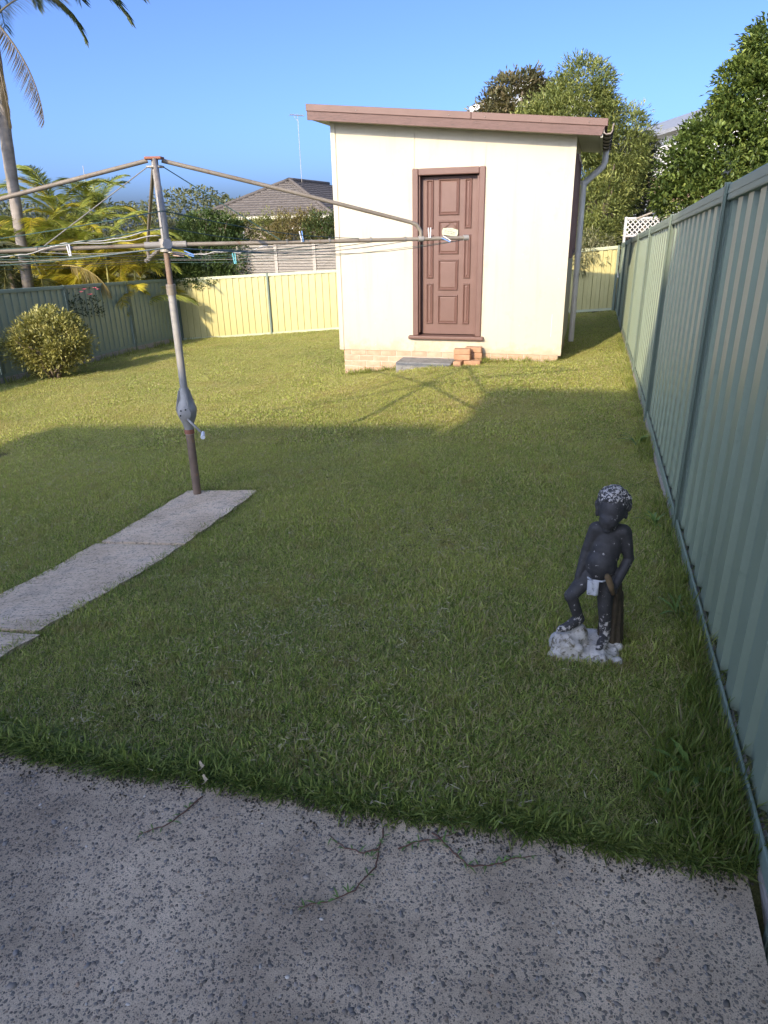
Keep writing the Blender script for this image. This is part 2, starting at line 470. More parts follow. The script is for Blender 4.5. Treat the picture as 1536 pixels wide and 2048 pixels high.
g = np_mesh('ground', np.stack([X.ravel(), Yg.ravel(), Z.ravel()], 1), F, MT['turf'])
tag(g, 'sloping ground under the back yard lawn', 'ground', kind='structure')

# patio slab with a ragged front edge and its proud stones
pa = np.linspace(-7.5, -.055, 60)
mb = MB()
top = [yw(a, float(edge_s(a)), .004) for a in pa]
back = [yw(a, -8.0, .004) for a in pa]
for i in range(len(pa) - 1):
    q = [back[i], back[i + 1], top[i + 1], top[i]]
    mb.hexa([v_ - Vector((0, 0, .1)) for v_ in q] + q)
patio = mb.build('patio', MT['patio'])
tag(patio, 'grey exposed aggregate concrete patio in the foreground', 'patio', kind='structure')
ns = 9500
pv, pf, pc = [], [], []
ico = bmesh.new(); bmesh.ops.create_icosphere(ico, subdivisions=1, radius=1)
iv = np.array([v_.co[:] for v_ in ico.verts]); iff = np.array([[v_.index for v_ in f.verts] for f in ico.faces]); ico.free()
aa = rng.uniform(-2.9, -.1, ns); ss = rng.uniform(-1.55, -.2, ns)
ok = ss < edge_s(aa) - .02
aa, ss = aa[ok], ss[ok]
pal = np.array([(.15, .128, .105), (.23, .195, .16), (.31, .26, .205), (.20, .18, .16), (.28, .22, .165), (.36, .25, .165), (.5, .45, .38), (.16, .142, .122), (.24, .215, .185)])
pr = np.array([.2, .2, .16, .12, .08, .02, .02, .1, .1]); pr /= pr.sum()
for i in range(len(aa)):
    r_ = rng.gamma(3, .0009) + .0018
    sx, sy = r_ * rng.uniform(.8, 1.35), r_ * rng.uniform(.6, .95)
    an = rng.uniform(0, 6.28); c_, s_ = math.cos(an), math.sin(an)
    jit = iv * rng.uniform(.75, 1.2, (12, 1))
    x_, y_ = jit[:, 0] * sx, jit[:, 1] * sy
    p = yw(aa[i], ss[i])
    pv.append(np.stack([p.x + x_ * c_ - y_ * s_, p.y + x_ * s_ + y_ * c_, .0035 + jit[:, 2] * min(r_ * .5, .003)], 1))
    pf.append(iff + 12 * i)
    pc.append(np.repeat(pal[rng.choice(len(pal), p=pr)][None] * rng.uniform(.8, 1.25), 12, 0))
k = NT('aggregate_stone'); at = k.n('Attribute', attribute_name='tint'); k.base(at.outputs['Color']); MT['stone'] = k.set(.7, 0, .35)
st = np_mesh('aggregate_stones', np.concatenate(pv), np.concatenate(pf), MT['stone'], patio, np.concatenate(pc))
st['kind'] = 'stuff'

# concrete path slabs leading to the clothes hoist
path = empty('concrete_path', yw(-3.3, 1.5, gy(-3.3, 1.5)))
tag(path, 'whitish weathered concrete slab path leading to the clothes hoist', 'path', kind='structure')
for s0, s1, a0, a1 in ((1.765, 2.86, -3.60, -2.97), (.48, 1.730, -3.63, -2.97), (-.34, .44, -3.60, -2.93)):
    mb = MB(); na_, nb_ = 7, 14
    for i in range(na_):
        for j in range(nb_):
            def cor(u, v_):
                a = a0 + (a1 - a0) * u; s = s0 + (s1 - s0) * v_
                e = .008 * math.sin(s * 23 + a * 5)
                return a + e * (1 if u in (0, 1) else 0), s
            q = [cor(i / na_, j / nb_), cor((i + 1) / na_, j / nb_), cor((i + 1) / na_, (j + 1) / nb_), cor(i / na_, (j + 1) / nb_)]
            topq = [yw(a, s, gy(a, s) + .022) for a, s in q]
            n_ = len(mb.v); mb.v += [tuple(p) for p in topq]; mb.f.append((n_, n_ + 1, n_ + 2, n_ + 3))
    rim = [(a0, s0), (a1, s0), (a1, s1), (a0, s1)]
    for i in range(4):
        (a, s), (a2, s2) = rim[i], rim[(i + 1) % 4]
        m_ = 14
        for j in range(m_):
            u, u2 = j / m_, (j + 1) / m_
            P = [(a + (a2 - a) * u, s + (s2 - s) * u), (a + (a2 - a) * u2, s + (s2 - s) * u2)]
            n_ = len(mb.v)
            mb.v += [tuple(yw(P[0][0], P[0][1], gy(*P[0]) - .08)), tuple(yw(P[1][0], P[1][1], gy(*P[1]) - .08)), tuple(yw(P[1][0], P[1][1], gy(*P[1]) + .022)), tuple(yw(P[0][0], P[0][1], gy(*P[0]) + .022))]
            mb.f.append((n_, n_ + 1, n_ + 2, n_ + 3))
    mb.build('slab', MT['slab'], path)

# ================================================================ SHED
SA, SS = -2.495, 8.283
shed = empty('garden_shed', yw(SA, SS, -.35))
tag(shed, 'cream fibro shed with maroon panelled door and sloping maroon roof edge', 'shed')
WL, WR, WB, DEP = SA - 1.66, SA + 1.548, -.165, 2.45
def wall_top(a):         # underside of the roof line
    return 2.86 + (a - WL) * (2.565 - 2.86) / (WR - WL)
def plate(a0, a1, s0, s1, z0, inset=0.0):
    m_ = MB(); t0, t1 = wall_top(a0) + .02, wall_top(a1) + .02
    return m_.hexa([yw(a0, s0, z0), yw(a1, s0, z0), yw(a1, s1, z0), yw(a0, s1, z0), yw(a0, s0, t0), yw(a1, s0, t1), yw(a1, s1, t1), yw(a0, s1, t0)])
D0, D1, DT, DB = SA - .540, SA + .440, 2.235, .065    # outer door frame
seam1, seam2 = SA - .527, SA + .42
plate(WL, seam1 - .003, SS, SS + .05, WB).build('wall_sheet', MT['cream_sheet'], shed)
plate(seam2 + .003, WR, SS, SS + .05, WB).build('wall_sheet', MT['cream_sheet'], shed)
m_ = MB(); m_.hexa([yw(seam1, SS + .001, DT - .04), yw(seam2, SS + .001, DT - .04), yw(seam2, SS + .05, DT - .04), yw(seam1, SS + .05, DT - .04), yw(seam1, SS + .001, wall_top(seam1) + .02), yw(seam2, SS + .001, wall_top(seam2) + .02), yw(seam2, SS + .05, wall_top(seam2) + .02), yw(seam1, SS + .05, wall_top(seam1) + .02)])
m_.build('wall_sheet', MT['cream_sheet'], shed)
MB().ybox(seam1, seam2, SS + .002, SS + .05, WB, DB).build('wall_sheet', MT['cream_sheet'], shed)
plate(WL, WL + .05, SS + .052, SS + DEP, WB).build('side_wall', MT['cream_sheet'], shed)
plate(WR - .05, WR, SS + .052, SS + DEP, WB).build('side_wall', MT['cream_sheet'], shed)
plate(WL + .052, WR - .052, SS + DEP - .05, SS + DEP, WB).build('back_wall', MT['cream_sheet'], shed)
# cover strips: the two corner stops, seam beads and the bead under the door
for a0, a1 in ((WL - .012, WL + .055), (WR - .055, WR + .012)):
    plate(a0, a1, SS - .012, SS - .002, WB - .004).build('corner_strip', MT['cream_sheet'], shed, bevel=.002)
for a in (seam1, seam2):
    m_ = MB(); z0 = DT + .01
    m_.hexa([yw(a - .012, SS - .007, z0), yw(a + .012, SS - .007, z0), yw(a + .012, SS, z0), yw(a - .012, SS, z0), yw(a - .012, SS - .007, wall_top(a) + .01), yw(a + .012, SS - .007, wall_top(a) + .01), yw(a + .012, SS, wall_top(a) + .01), yw(a - .012, SS, wall_top(a) + .01)])
    m_.build('cover_strip', MT['cream_sheet'], shed)
MB().ybox(seam1 - .012, seam1 + .012, SS - .006, SS, WB + .01, DB - .06).build('cover_strip', MT['cream_sheet'], shed)
MB().ybox(SA - .44, SA + .30, SS - .006, SS + .001, DB - .055, DB - .045).build('drip_bead', MT['cream_trim'], shed)
MB().ybox(WR - .145, WR - .139, SS - .006, SS + .001, WB + .25, WB + .55).build('wall_wire', MT['cream_trim'], shed)
MB().ybox(WR + .002, WR + .012, SS - .01, SS + .07, WB, wall_top(WR)).build('corner_strip', MT['cream_sheet'], shed)
m_ = MB()
for a_ in (WL + .09, WL + .55, seam1 - .03, seam2 + .03, seam2 + .55, WR - .09):
    for z_ in np.arange(WB + .08, wall_top(a_) - .3, .31): m_.ball(yw(a_, SS - .001, z_), .0045, 6, 4)
m_.build('nails', MT['cream_trim'], shed)['kind'] = 'stuff'
# brick plinth with single bricks
base = MB().ybox(WL + .05, WR - .03, SS + .012, SS + DEP - .05, -1.3, WB - .002).build('brick_base', MT['mortar'], shed)
def cbox_mesh(name, lx, ly, lz, c, mat):
    bm = bmesh.new(); bmesh.ops.create_cube(bm, size=1)
    for v_ in bm.verts: v_.co = (v_.co.x * lx, v_.co.y * ly, v_.co.z * lz)
    bmesh.ops.bevel(bm, geom=bm.edges[:], offset=c, segments=1, affect='EDGES')
    me = bpy.data.meshes.new(name); bm.to_mesh(me); bm.free(); me.materials.append(mat); return me
bmesh_full = cbox_mesh('brick', .222, .10, .070, .005, MT['brick'])
bmesh_half = cbox_mesh('brick', .106, .10, .070, .005, MT['brick'])
bsideme = cbox_mesh('brick', .10, .222, .070, .005, MT['brick'])
off = wloc(base)
def put(me, name, a, s, z, parent, rz=0.0, tilt=(0, 0)):
    o = bpy.data.objects.new(name, me); COL.objects.link(o); o.parent = parent
    o.location = yw(a, s, z) - wloc(parent); o.rotation_euler = (tilt[0], tilt[1], -TH + rz); return o
for c in range(7):
    zc = WB - .042 - c * .080
    a = WL + .05 + (.111 if c % 2 == 0 else 0.0)
    if c % 2 == 1 or True:
        if c % 2 == 0: put(bmesh_half, 'brick', WL + .05 + .053, SS + .058 + rng.uniform(-.002, .002), zc, base)
        a0 = WL + .05 + (.116 if c % 2 == 0 else 0)
        while a0 < WR - .03 - .11:
            ln = .222 if a0 + .222 < WR - .02 else .106
            ac = a0 + ln / 2
            if zc + .04 > gy(ac, SS - .05) - .03:
                put(bmesh_full if ln > .2 else bmesh_half, 'brick', ac, SS + .058 + rng.uniform(-.003, .003), zc, base)
            a0 += ln + .010
    for j in range(9):
        s_ = SS + .12 + .116 + j * .232 + (.116 if c % 2 else 0)
        if zc + .04 > gy(WR, s_) - .03: put(bsideme, 'brick', WR - .03 - .048 + .006, s_, zc, base)
# door frame, sill, recessed door
fr = MB()
fw_, hd = .082, .085
fr.ybox(D0, D0 + fw_, SS - .028, SS + .13, DB, DT)
fr.ybox(D1 - fw_, D1, SS - .028, SS + .13, DB, DT)
fr.ybox(D0 + fw_, D1 - fw_, SS - .0275, SS + .13, DT - hd, DT)
frame = fr.build('door_frame', MT['maroon'], shed, bevel=.012)
st_ = MB()
st_.ybox(D0 + fw_, D0 + fw_ + .018, SS + .01, SS + .128, DB + .04, DT - hd)
st_.ybox(D1 - fw_ - .03, D1 - fw_, SS + .03, SS + .128, DB + .04, DT - hd - .0)
st_.build('door_stop', MT['maroon'], frame, bevel=.003)
MB().ybox(D0 - .06, D1 + .045, SS - .075, SS + .125, DB - .045, DB + .002).build('door_sill', MT['maroon'], frame, bevel=.012)
MB().ybox(D0 + fw_, D1 - fw_, SS + .155, SS + .17, DB, DT - .05).build('doorway_back', MT['dark'], frame)
L0, L1, LB, LT = D0 + fw_ + .020, D1 - fw_ - .012, DB + .012, DT - hd - .012
LS = SS + .105
door = MB().ybox(L0, L1, LS, LS + .04, LB, LT).build('door', MT['maroon'], shed, bevel=.002)
def panel(u0, u1, v0, v1):
    a0, a1 = L0 + (L1 - L0) * u0, L0 + (L1 - L0) * u1
    z0, z1 = LT - (LT - LB) * v1, LT - (LT - LB) * v0
    m_ = MB(); prof = [(0, .001), (.004, -.017), (.012, -.021), (.020, -.012), (.028, -.004), (.036, -.008), (.044, -.012)]
    rings = []
    for i_, d_ in prof:
        n_ = len(m_.v)
        m_.v += [tuple(yw(a0 + i_, LS + d_, z0 + i_)), tuple(yw(a1 - i_, LS + d_, z0 + i_)), tuple(yw(a1 - i_, LS + d_, z1 - i_)), tuple(yw(a0 + i_, LS + d_, z1 - i_))]
        rings.append(n_)
    for r1, r2 in zip(rings, rings[1:]):
        for q in range(4): m_.f.append((r1 + q, r1 + (q + 1) % 4, r2 + (q + 1) % 4, r2 + q))
    m_.f.append(tuple(rings[-1] + q for q in range(4)))
    m_.build('panel', MT['maroon'], door)
def fy(y): return (y - 255) / 1655
for u0, u1 in ((.085, .215), (.755, .880)):
    for y0, y1 in ((285, 775), (835, 1295), (1350, 1795)): panel(u0, u1, fy(y0), fy(y1))
for y0, y1 in ((280, 640), (695, 1040), (1095, 1425), (1475, 1795)): panel(.300, .665, fy(y0), fy(y1))
# roof: soffit, fascia board, metal barge capping, roof sheet, gutter, downpipe
FA0, FA1, FS = -4.385, -.615, SS - .28
def rl(a): return 2.846 + (a + 4.38) * (2.494 - 2.846) / (4.38 - .648)     # fascia underside
def rprism(a0, a1, s0, s1, lo, hi):
    m_ = MB()
    return m_.hexa([yw(a0, s0, rl(a0) + lo), yw(a1, s0, rl(a1) + lo), yw(a1, s1, rl(a1) + lo), yw(a0, s1, rl(a0) + lo), yw(a0, s0, rl(a0) + hi), yw(a1, s0, rl(a1) + hi), yw(a1, s1, rl(a1) + hi), yw(a0, s1, rl(a0) + hi)])
roof = rprism(FA0 + .01, FA1 + .03, FS + .03, SS + DEP + .25, .135, .165).build('roof', MT['maroon'], shed)
m_ = MB(); a1t = FA1 + .005
m_.hexa([yw(FA0, FS, rl(FA0)), yw(-.648, FS, rl(-.648)), yw(-.648, FS + .028, rl(-.648)), yw(FA0, FS + .028, rl(FA0)),
         yw(FA0, FS, rl(FA0) + .125), yw(-.605, FS, rl(-.605) + .125), yw(-.605, FS + .028, rl(-.605) + .125), yw(FA0, FS + .028, rl(FA0) + .125)])
m_.build('fascia_board', MT['maroon_worn'], roof, bevel=.003)
rprism(FA0 - .006, (FA0 + FA1) / 2 + .28, FS - .014, FS + .16, .103, .185).build('barge_capping', MT['maroon'], roof, bevel=.006)
rprism((FA0 + FA1) / 2 + .283, FA1 + .03, FS - .013, FS + .16, .102, .183).build('barge_capping', MT['maroon'], roof, bevel=.006)
for u in (.18, .5, .62, .8, .95):
    a = FA0 + (FA1 - FA0) * u; p = yw(a, FS - .015, rl(a) + .135)
    MB().ball(p, .008, 8, 5).build('screw', MT['gutter'], roof)
rprism(FA0 + .01, WR + .01, FS + .03, SS - .001, .012, .028).build('soffit', MT['soffit'], roof)
rprism(FA0 + .01, WL - .002, SS, SS + DEP + .2, .012, .028).build('soffit', MT['soffit'], roof)
rprism(WR + .013, -.66, FS + .03, SS + DEP + .2, .012, .028).build('soffit', MT['soffit'], roof)
m_ = MB().ybox(-.66, -.632, FS + .03, SS + DEP + .2, 2.478, 2.605); m_.build('side_fascia', MT['soffit'], roof)
# quad gutter with strap brackets
gp = [(0, .0), (.0, -.105), (.035, -.12), (.085, -.115), (.105, -.085), (.108, -.03), (.118, -.012), (.110, .0), (.098, -.02), (.095, -.08), (.08, -.105), (.035, -.11), (.012, -.095), (.008, 0)]
g0, g1, gzt = FS + .015, SS + DEP + .2, 2.625
m_ = MB(); N_ = len(gp)
for s_ in (g0, g1):
    m_.v += [tuple(yw(-.628 + x_, s_, gzt + z_)) for x_, z_ in gp]
m_.f = [(i, (i + 1) % N_, N_ + (i + 1) % N_, N_ + i) for i in range(N_)]
m_.f += [tuple(range(N_)), tuple(reversed(range(N_, 2 * N_)))]
gut = m_.build('gutter', MT['gutter'], roof)
for i in range(6):
    s_ = g0 + .2 + i * .5
    m_ = MB(); m_.tube([yw(-.628 + x_ + (.004 if x_ > 0 else 0), s_, gzt + z_ - .004) for x_, z_ in gp[1:7]], .008, 6); m_.build('gutter_strap', MT['dark'], gut)
ps = SS + 2.4
MB().tube([yw(-.575, ps, 2.53), yw(-.575, ps, 2.37), yw(-.60, ps, 2.30), yw(WR + .095, ps, 2.08), yw(WR + .08, ps, 2.0), yw(WR + .08, ps, gy(WR, ps) + .04)], [.045, .045, .046, .046, .045, .045], 14).build('downpipe', MT['pvc'], shed, smooth=True, auto=50)
for z_ in (2.05, 1.0, .15): MB().tube([yw(WR + .08, ps, z_), yw(WR + .08, ps, z_ + .06)], .051, 14).build('pipe_collar', MT['pvc'], shed, smooth=True, auto=40)
# side window seen edge on
wn = MB(); w0, w1, wz0, wz1 = SS + .45, SS + 1.95, 1.08, 2.36
wn.ybox(WR + .0, WR + .045, w0, w1, wz0, wz0 + .05); wn.ybox(WR, WR + .04, w0, w1, wz1 - .05, wz1)
wn.ybox(WR, WR + .041, w0, w0 + .05, wz0 + .05, wz1 - .05); wn.ybox(WR, WR + .041, w1 - .05, w1, wz0 + .05, wz1 - .05); wn.ybox(WR, WR + .035, (w0 + w1) / 2 - .025, (w0 + w1) / 2 + .025, wz0 + .05, wz1 - .05)
win = wn.build('window', MT['maroon'], shed)
MB().ybox(WR + .002, WR + .012, w0 + .05, w1 - .05, wz0 + .05, wz1 - .05).build('pane', MT['glass'], win)

# small plaque hanging on the door
pq = empty('door_plaque', yw(SA - .035, LS - .02, 1.40))
tag(pq, 'small pale green plaque hung on a string on the shed door', 'plaque')
m_ = MB(); ang = R(-7)
def pl(x, z, d=0.0): return yw(SA - .035 + x * math.cos(ang) - z * math.sin(ang), LS - .022 - d, 1.44 + x * math.sin(ang) + z * math.cos(ang))
outl = [(-.105, -.04), (.10, -.045), (.115, .0), (.105, .045), (.06, .05), (.03, .06), (-.03, .055), (-.06, .05), (-.10, .045), (-.115, 0)]
m_.v = [tuple(pl(x, z)) for x, z in outl] + [tuple(pl(x, z, .012)) for x, z in outl]
n_ = len(outl); m_.f = [tuple(range(n_, 2 * n_)), tuple(reversed(range(n_)))] + [(i, (i + 1) % n_, n_ + (i + 1) % n_, n_ + i) for i in range(n_)]
m_.build('board', MT['plaque'], pq, bevel=.004)
for x0, x1, z0, z1 in ((-.07, -.05, .015, .02), (-.035, .07, .008, .004), (-.06, .06, -.018, -.016), (-.02, .03, .03, .032), (-.08, -.06, -.01, .012)):
    MB().tube([pl(x0, z0, .013), pl((x0 + x1) / 2, (z0 + z1) / 2 + .008, .014), pl(x1, z1, .013)], .0035, 6).build('painted_stroke', MT['step'], pq)
m_ = MB(); m_.tube([pl(-.09, .045, .006), pl(.0, .135, .006), pl(.10, .04, .006)], .004, 6); m_.build('hanging_string', MT['stolon'], pq)

# concrete step and loose bricks by the door
zst = gy(SA - .3, SS - .3)
stp = MB().ybox(SA - .70, SA + .10, SS - .42, SS - .02, -.62, gy(SA - .3, SS - .4) + .105).build('concrete_step', MT['step'], bevel=.018)
tag(stp, 'dark grey concrete step below the shed door', 'step')
lb = cbox_mesh('brick', .228, .108, .074, .006, MT['loose_brick'])
gb = gy(SA + .25, SS - .3)
zb = gy(SA + .25, SS - .3) + .052
spots = [(SA + .195, SS - .33, zb, 85, 'loose orange brick lying end-on at the left foot of the brick pile'),
         (SA + .375, SS - .29, zb - .002, 3, 'loose orange brick at the right foot of the brick pile'),
         (SA + .235, SS - .275, zb + .077, -4, 'middle loose orange brick in the front of the brick pile'),
         (SA + .230, SS - .270, zb + .153, 2, 'loose orange brick on top of the front of the brick pile'),
         (SA + .37, SS - .105, zb + .0, 0, 'lowest loose brick against the shed wall behind the brick pile'),
         (SA + .372, SS - .110, zb + .077, 4, 'second loose brick against the shed wall behind the brick pile'),
         (SA + .365, SS - .108, zb + .154, -2, 'highest loose orange brick, leaning place against the shed wall')]
spots[-1] = spots[-1][:4] + ('highest loose orange brick of the pile, right against the shed wall',)
for a, s, z, rz, lab in spots:
    o = bpy.data.objects.new('loose_brick', lb); COL.objects.link(o); o.location = yw(a, s, z); o.rotation_euler = (0, 0, -TH + R(rz))
    tag(o, lab, 'brick', 'loose bricks piled by the shed door')

# ================================================================ FENCES
PIT = .1905
PROF = [(0, 0), (.086, 0), (.095, .020), (.181, .020)]      # trapezoid sheet profile (along, depth)
def fence(name, label, p0, p1, posts, zb_, zt_, face, sheet, rail, sleeper=True, lean=0.0, postmat=None, group=None, pitch=PIT):
    """p0,p1 in yard (a,s); posts: metres along; face: +1/-1 which side (left of travel=+1) the yard is"""
    P0, P1 = Vector((*p0, 0)), Vector((*p1, 0))
    ln = (P1 - P0).length; u = (P1 - P0) / ln; nrm = Vector((-u.y, u.x, 0)) * face
    def W(t, dpt, z):
        lp = P0 + u * t + nrm * (dpt - lean * (z - zb_(t)))
        return yw(lp.x, lp.y, z)
    root = empty(name, W(ln / 2, 0, zb_(ln / 2)))
    tag(root, label, 'fence', group)
    posts = sorted(posts)
    for t0, t1 in zip(posts, posts[1:]):
        pts = []; t = t0 + .02
        while t < t1 - .02:
            for dx, dd in PROF:
                dx = dx * pitch / PIT
                if t + dx < t1 - .02: pts.append((t + dx, dd * pitch / PIT))
            t += pitch
        pts.append((t1 - .02, pts[-1][1]))
        m_ = MB(); n_ = len(pts)
        for z_f in (lambda t: zb_(t) + .02, lambda t: zt_(t) - .02):
            m_.v += [tuple(W(t, d_ - .018, z_f(t))) for t, d_ in pts]
        m_.f = [(i, i + 1, n_ + i + 1, n_ + i) for i in range(n_ - 1)]
        m_.build('sheet', sheet, root, solid=.002)
        def bar(zlo, zhi, d0, d1, nm, mt, bev=.004, e0=.0, e1=.0):
            b = MB()
            b.hexa([W(t0 + e0, d0, zlo(t0)), W(t1 - e1, d0, zlo(t1)), W(t1 - e1, d1, zlo(t1)), W(t0 + e0, d1, zlo(t0)), W(t0 + e0, d0, zhi(t0)), W(t1 - e1, d0, zhi(t1)), W(t1 - e1, d1, zhi(t1)), W(t0 + e0, d1, zhi(t0))])
            return b.build(nm, mt, root, bevel=bev)
        tr_ = bar(lambda t: zt_(t) - .075, zt_, -.030, .026, 'top_rail', rail, .008, .02, .02)
        bb = bar(lambda t: zt_(t) - .045, lambda t: zt_(t) - .030, .026, .0285, 'rail_lip', rail, .0, .022, .022); bb.parent = tr_
        br_ = bar(lambda t: zb_(t) - .015, lambda t: zb_(t) + .045, .016, .026, 'bottom_rail', rail, .003, .02, .02)
        b2 = bar(lambda t: zb_(t) - .015, lambda t: zb_(t) + .045, -.034, -.028, 'rail_back', rail, .0, .021, .021); b2.parent = br_
        if sleeper:
            P = lambda t: (P0 + u * t)
            gzf = lambda t: gy(P(t).x, P(t).y) - .25
            bar(gzf, lambda t: zb_(t) - .017, -.02, .028, 'sleeper', MT['sleeper'], .006, .015, .015)
    for t in posts:
        b = MB(); P = P0 + u * t
        z0, z1 = gy(P.x, P.y) - .3, zt_(t) + .006
        for x0, x1, d0, d1 in ((-.026, .026, -.034, -.028), (-.026, .026, .030, .036), (-.004, .004, -.028, .030)):
            b.hexa([W(t + x0, d0, z0), W(t + x1, d0, z0), W(t + x1, d1, z0), W(t + x0, d1, z0), W(t + x0, d0, z1), W(t + x1, d0, z1), W(t + x1, d1, z1), W(t + x0, d1, z1)])
        b.hexa([W(t - .012, .036, z0), W(t + .012, .036, z0), W(t + .012, .042, z0), W(t - .012, .042, z0), W(t - .012, .036, z1), W(t + .012, .036, z1), W(t + .012, .042, z1), W(t - .012, .042, z1)])
        b.build('post', postmat or MT['post_green'], root)
    return root
rp = [0, 2.4, 4.95, 7.6, 10.0, 12.3, 14.6, 16.8, 18.98]      # start at s=-2.8
fence('metal_fence', 'tall green ribbed metal fence running along the right side of the yard', (0, -2.8), (0, 16.2), rp,
      lambda t: .04 - .0135 * (t - 2.8) - .0012 * max(0, t - 2.8) ** 2, lambda t: 1.88 - .0545 * (t - 2.8), 1, MT['green_sheet'], MT['green_rail'], lean=.004, pitch=.232)
fence('metal_fence', 'shaded green ribbed metal fence along the left side behind the round bush', (-11.8, -2.0), (-11.8, 16.2), [0.3 + i * 2.25 for i in range(9)],
      lambda t: gy(-11.8, t - 2.0) + .15, lambda t: .215 + (16.2 - (t - 2.0)) * .045, -1, MT['green_sheet'], MT['green_rail'])
def back_top(t):
    return float(np.interp(t, [0, 2.8, 4.8, 7.1, 11.8], [.20, .34, .43, .58, .95]))
fence('metal_fence', 'sunlit cream ribbed metal fence across the back of the yard', (-11.75, 16.24), (-.06, 16.24), [.02, 2.80, 5.07, 7.34, 9.6, 11.66],
      lambda t: gy(-11.75 + t, 16.2) + .03, back_top, -1, MT['cream_fence'], worn('pale_green_rail', (.36, .38, .25), (.42, .44, .29), 4, .45), sleeper=False, postmat=MT['post_green'])

# ================================================================ CLOTHES HOIST
HB = Vector((-1.478, 5.194, 0)); HB.z = float(gz(HB.x, HB.y))
hoist = empty('rotary_clothes_hoist', HB)
tag(hoist, 'old rusty rotary clothes hoist with grey crank box on its pole', 'clothes hoist')
def hp(z, dx=0, dy=0): return Vector((HB.x + dx + (z - HB.z) * .004, HB.y + dy, z))
def vt(name, z0, z1, r, mat, n=18, parent=None): return MB().tube([hp(z0), hp(z1)], r, n).build(name, mat, parent or hoist, smooth=True, auto=50)
vt('lower_pole', HB.z - .3, .18, .0315, MT['rust_pole'])
vt('middle_pole', .44, 1.20, .0275, MT['galv'])
vt('inner_pole', 1.2, 1.46, .0205, MT['rust_pole'])
vt('upper_pole', 1.46, 2.05, .0225, MT['galv'])
vt('collar', 1.175, 1.245, .0345, MT['arm'])
vt('hub', 1.462, 1.545, .040, MT['galv'])
gbx = MB().lathe([(.034, .15), (.036, .20), (.044, .235), (.064, .285), (.076, .335), (.074, .362), (.056, .40), (.040, .425), (.036, .50), (.0345, .505)], (HB.x + .004 * .7, HB.y, 0), 24).build('crank_box', MT['galv'], hoist, smooth=True, auto=45)
dv = Vector((-HB.x * .35 - .15, -HB.y, 0)).normalized(); sidev = Vector((-dv.y, dv.x, 0))
cpl = Vector((HB.x, HB.y, .325)) + dv * .05 - sidev * -.0
MB().tube([cpl, cpl + dv * .030, cpl + dv * .036], [.050, .050, .042], 20).build('cover_plate', MT['galv'], gbx, smooth=True, auto=40)
for bx_, bz in ((-.022, .028), (.012, .035), (-.03, -.008)): MB().tube([cpl + dv * .034 + sidev * bx_ + Vector((0, 0, bz)), cpl + dv * .040 + sidev * bx_ + Vector((0, 0, bz))], .006, 8).build('bolt', MT['dark'], gbx)
for k_ in range(4):
    an = .6 + k_ * math.pi / 2
    MB().hexa([Vector((HB.x + math.cos(an) * r_ - math.sin(an) * t_ , HB.y + math.sin(an) * r_ + math.cos(an) * t_, z_)) for r_, t_, z_ in
               ((.03, -.006, .36), (.076, -.006, .36), (.076, .006, .36), (.03, .006, .36), (.03, -.006, .49), (.042, -.006, .49), (.042, .006, .49), (.03, .006, .49))]).build('rib', MT['galv'], gbx)
h0 = cpl + dv * .03 + Vector((.02, 0, -.04))
hnd = MB().tube([h0, h0 + Vector((.02, -.02, -.012)), h0 + Vector((.105, -.03, -.105))], .009, 10).build('crank_handle', MT['galv'], hoist, smooth=True)
kp = h0 + Vector((.105, -.03, -.105)); MB().tube([kp + Vector((0, .01, .006)), kp + Vector((.012, -.055, -.012))], [.014, .017], 10).build('knob', MT['white_plastic'], hnd, smooth=True, auto=50)
vt('rust_band', .155, .19, .0375, MT['red_rust'], parent=gbx)
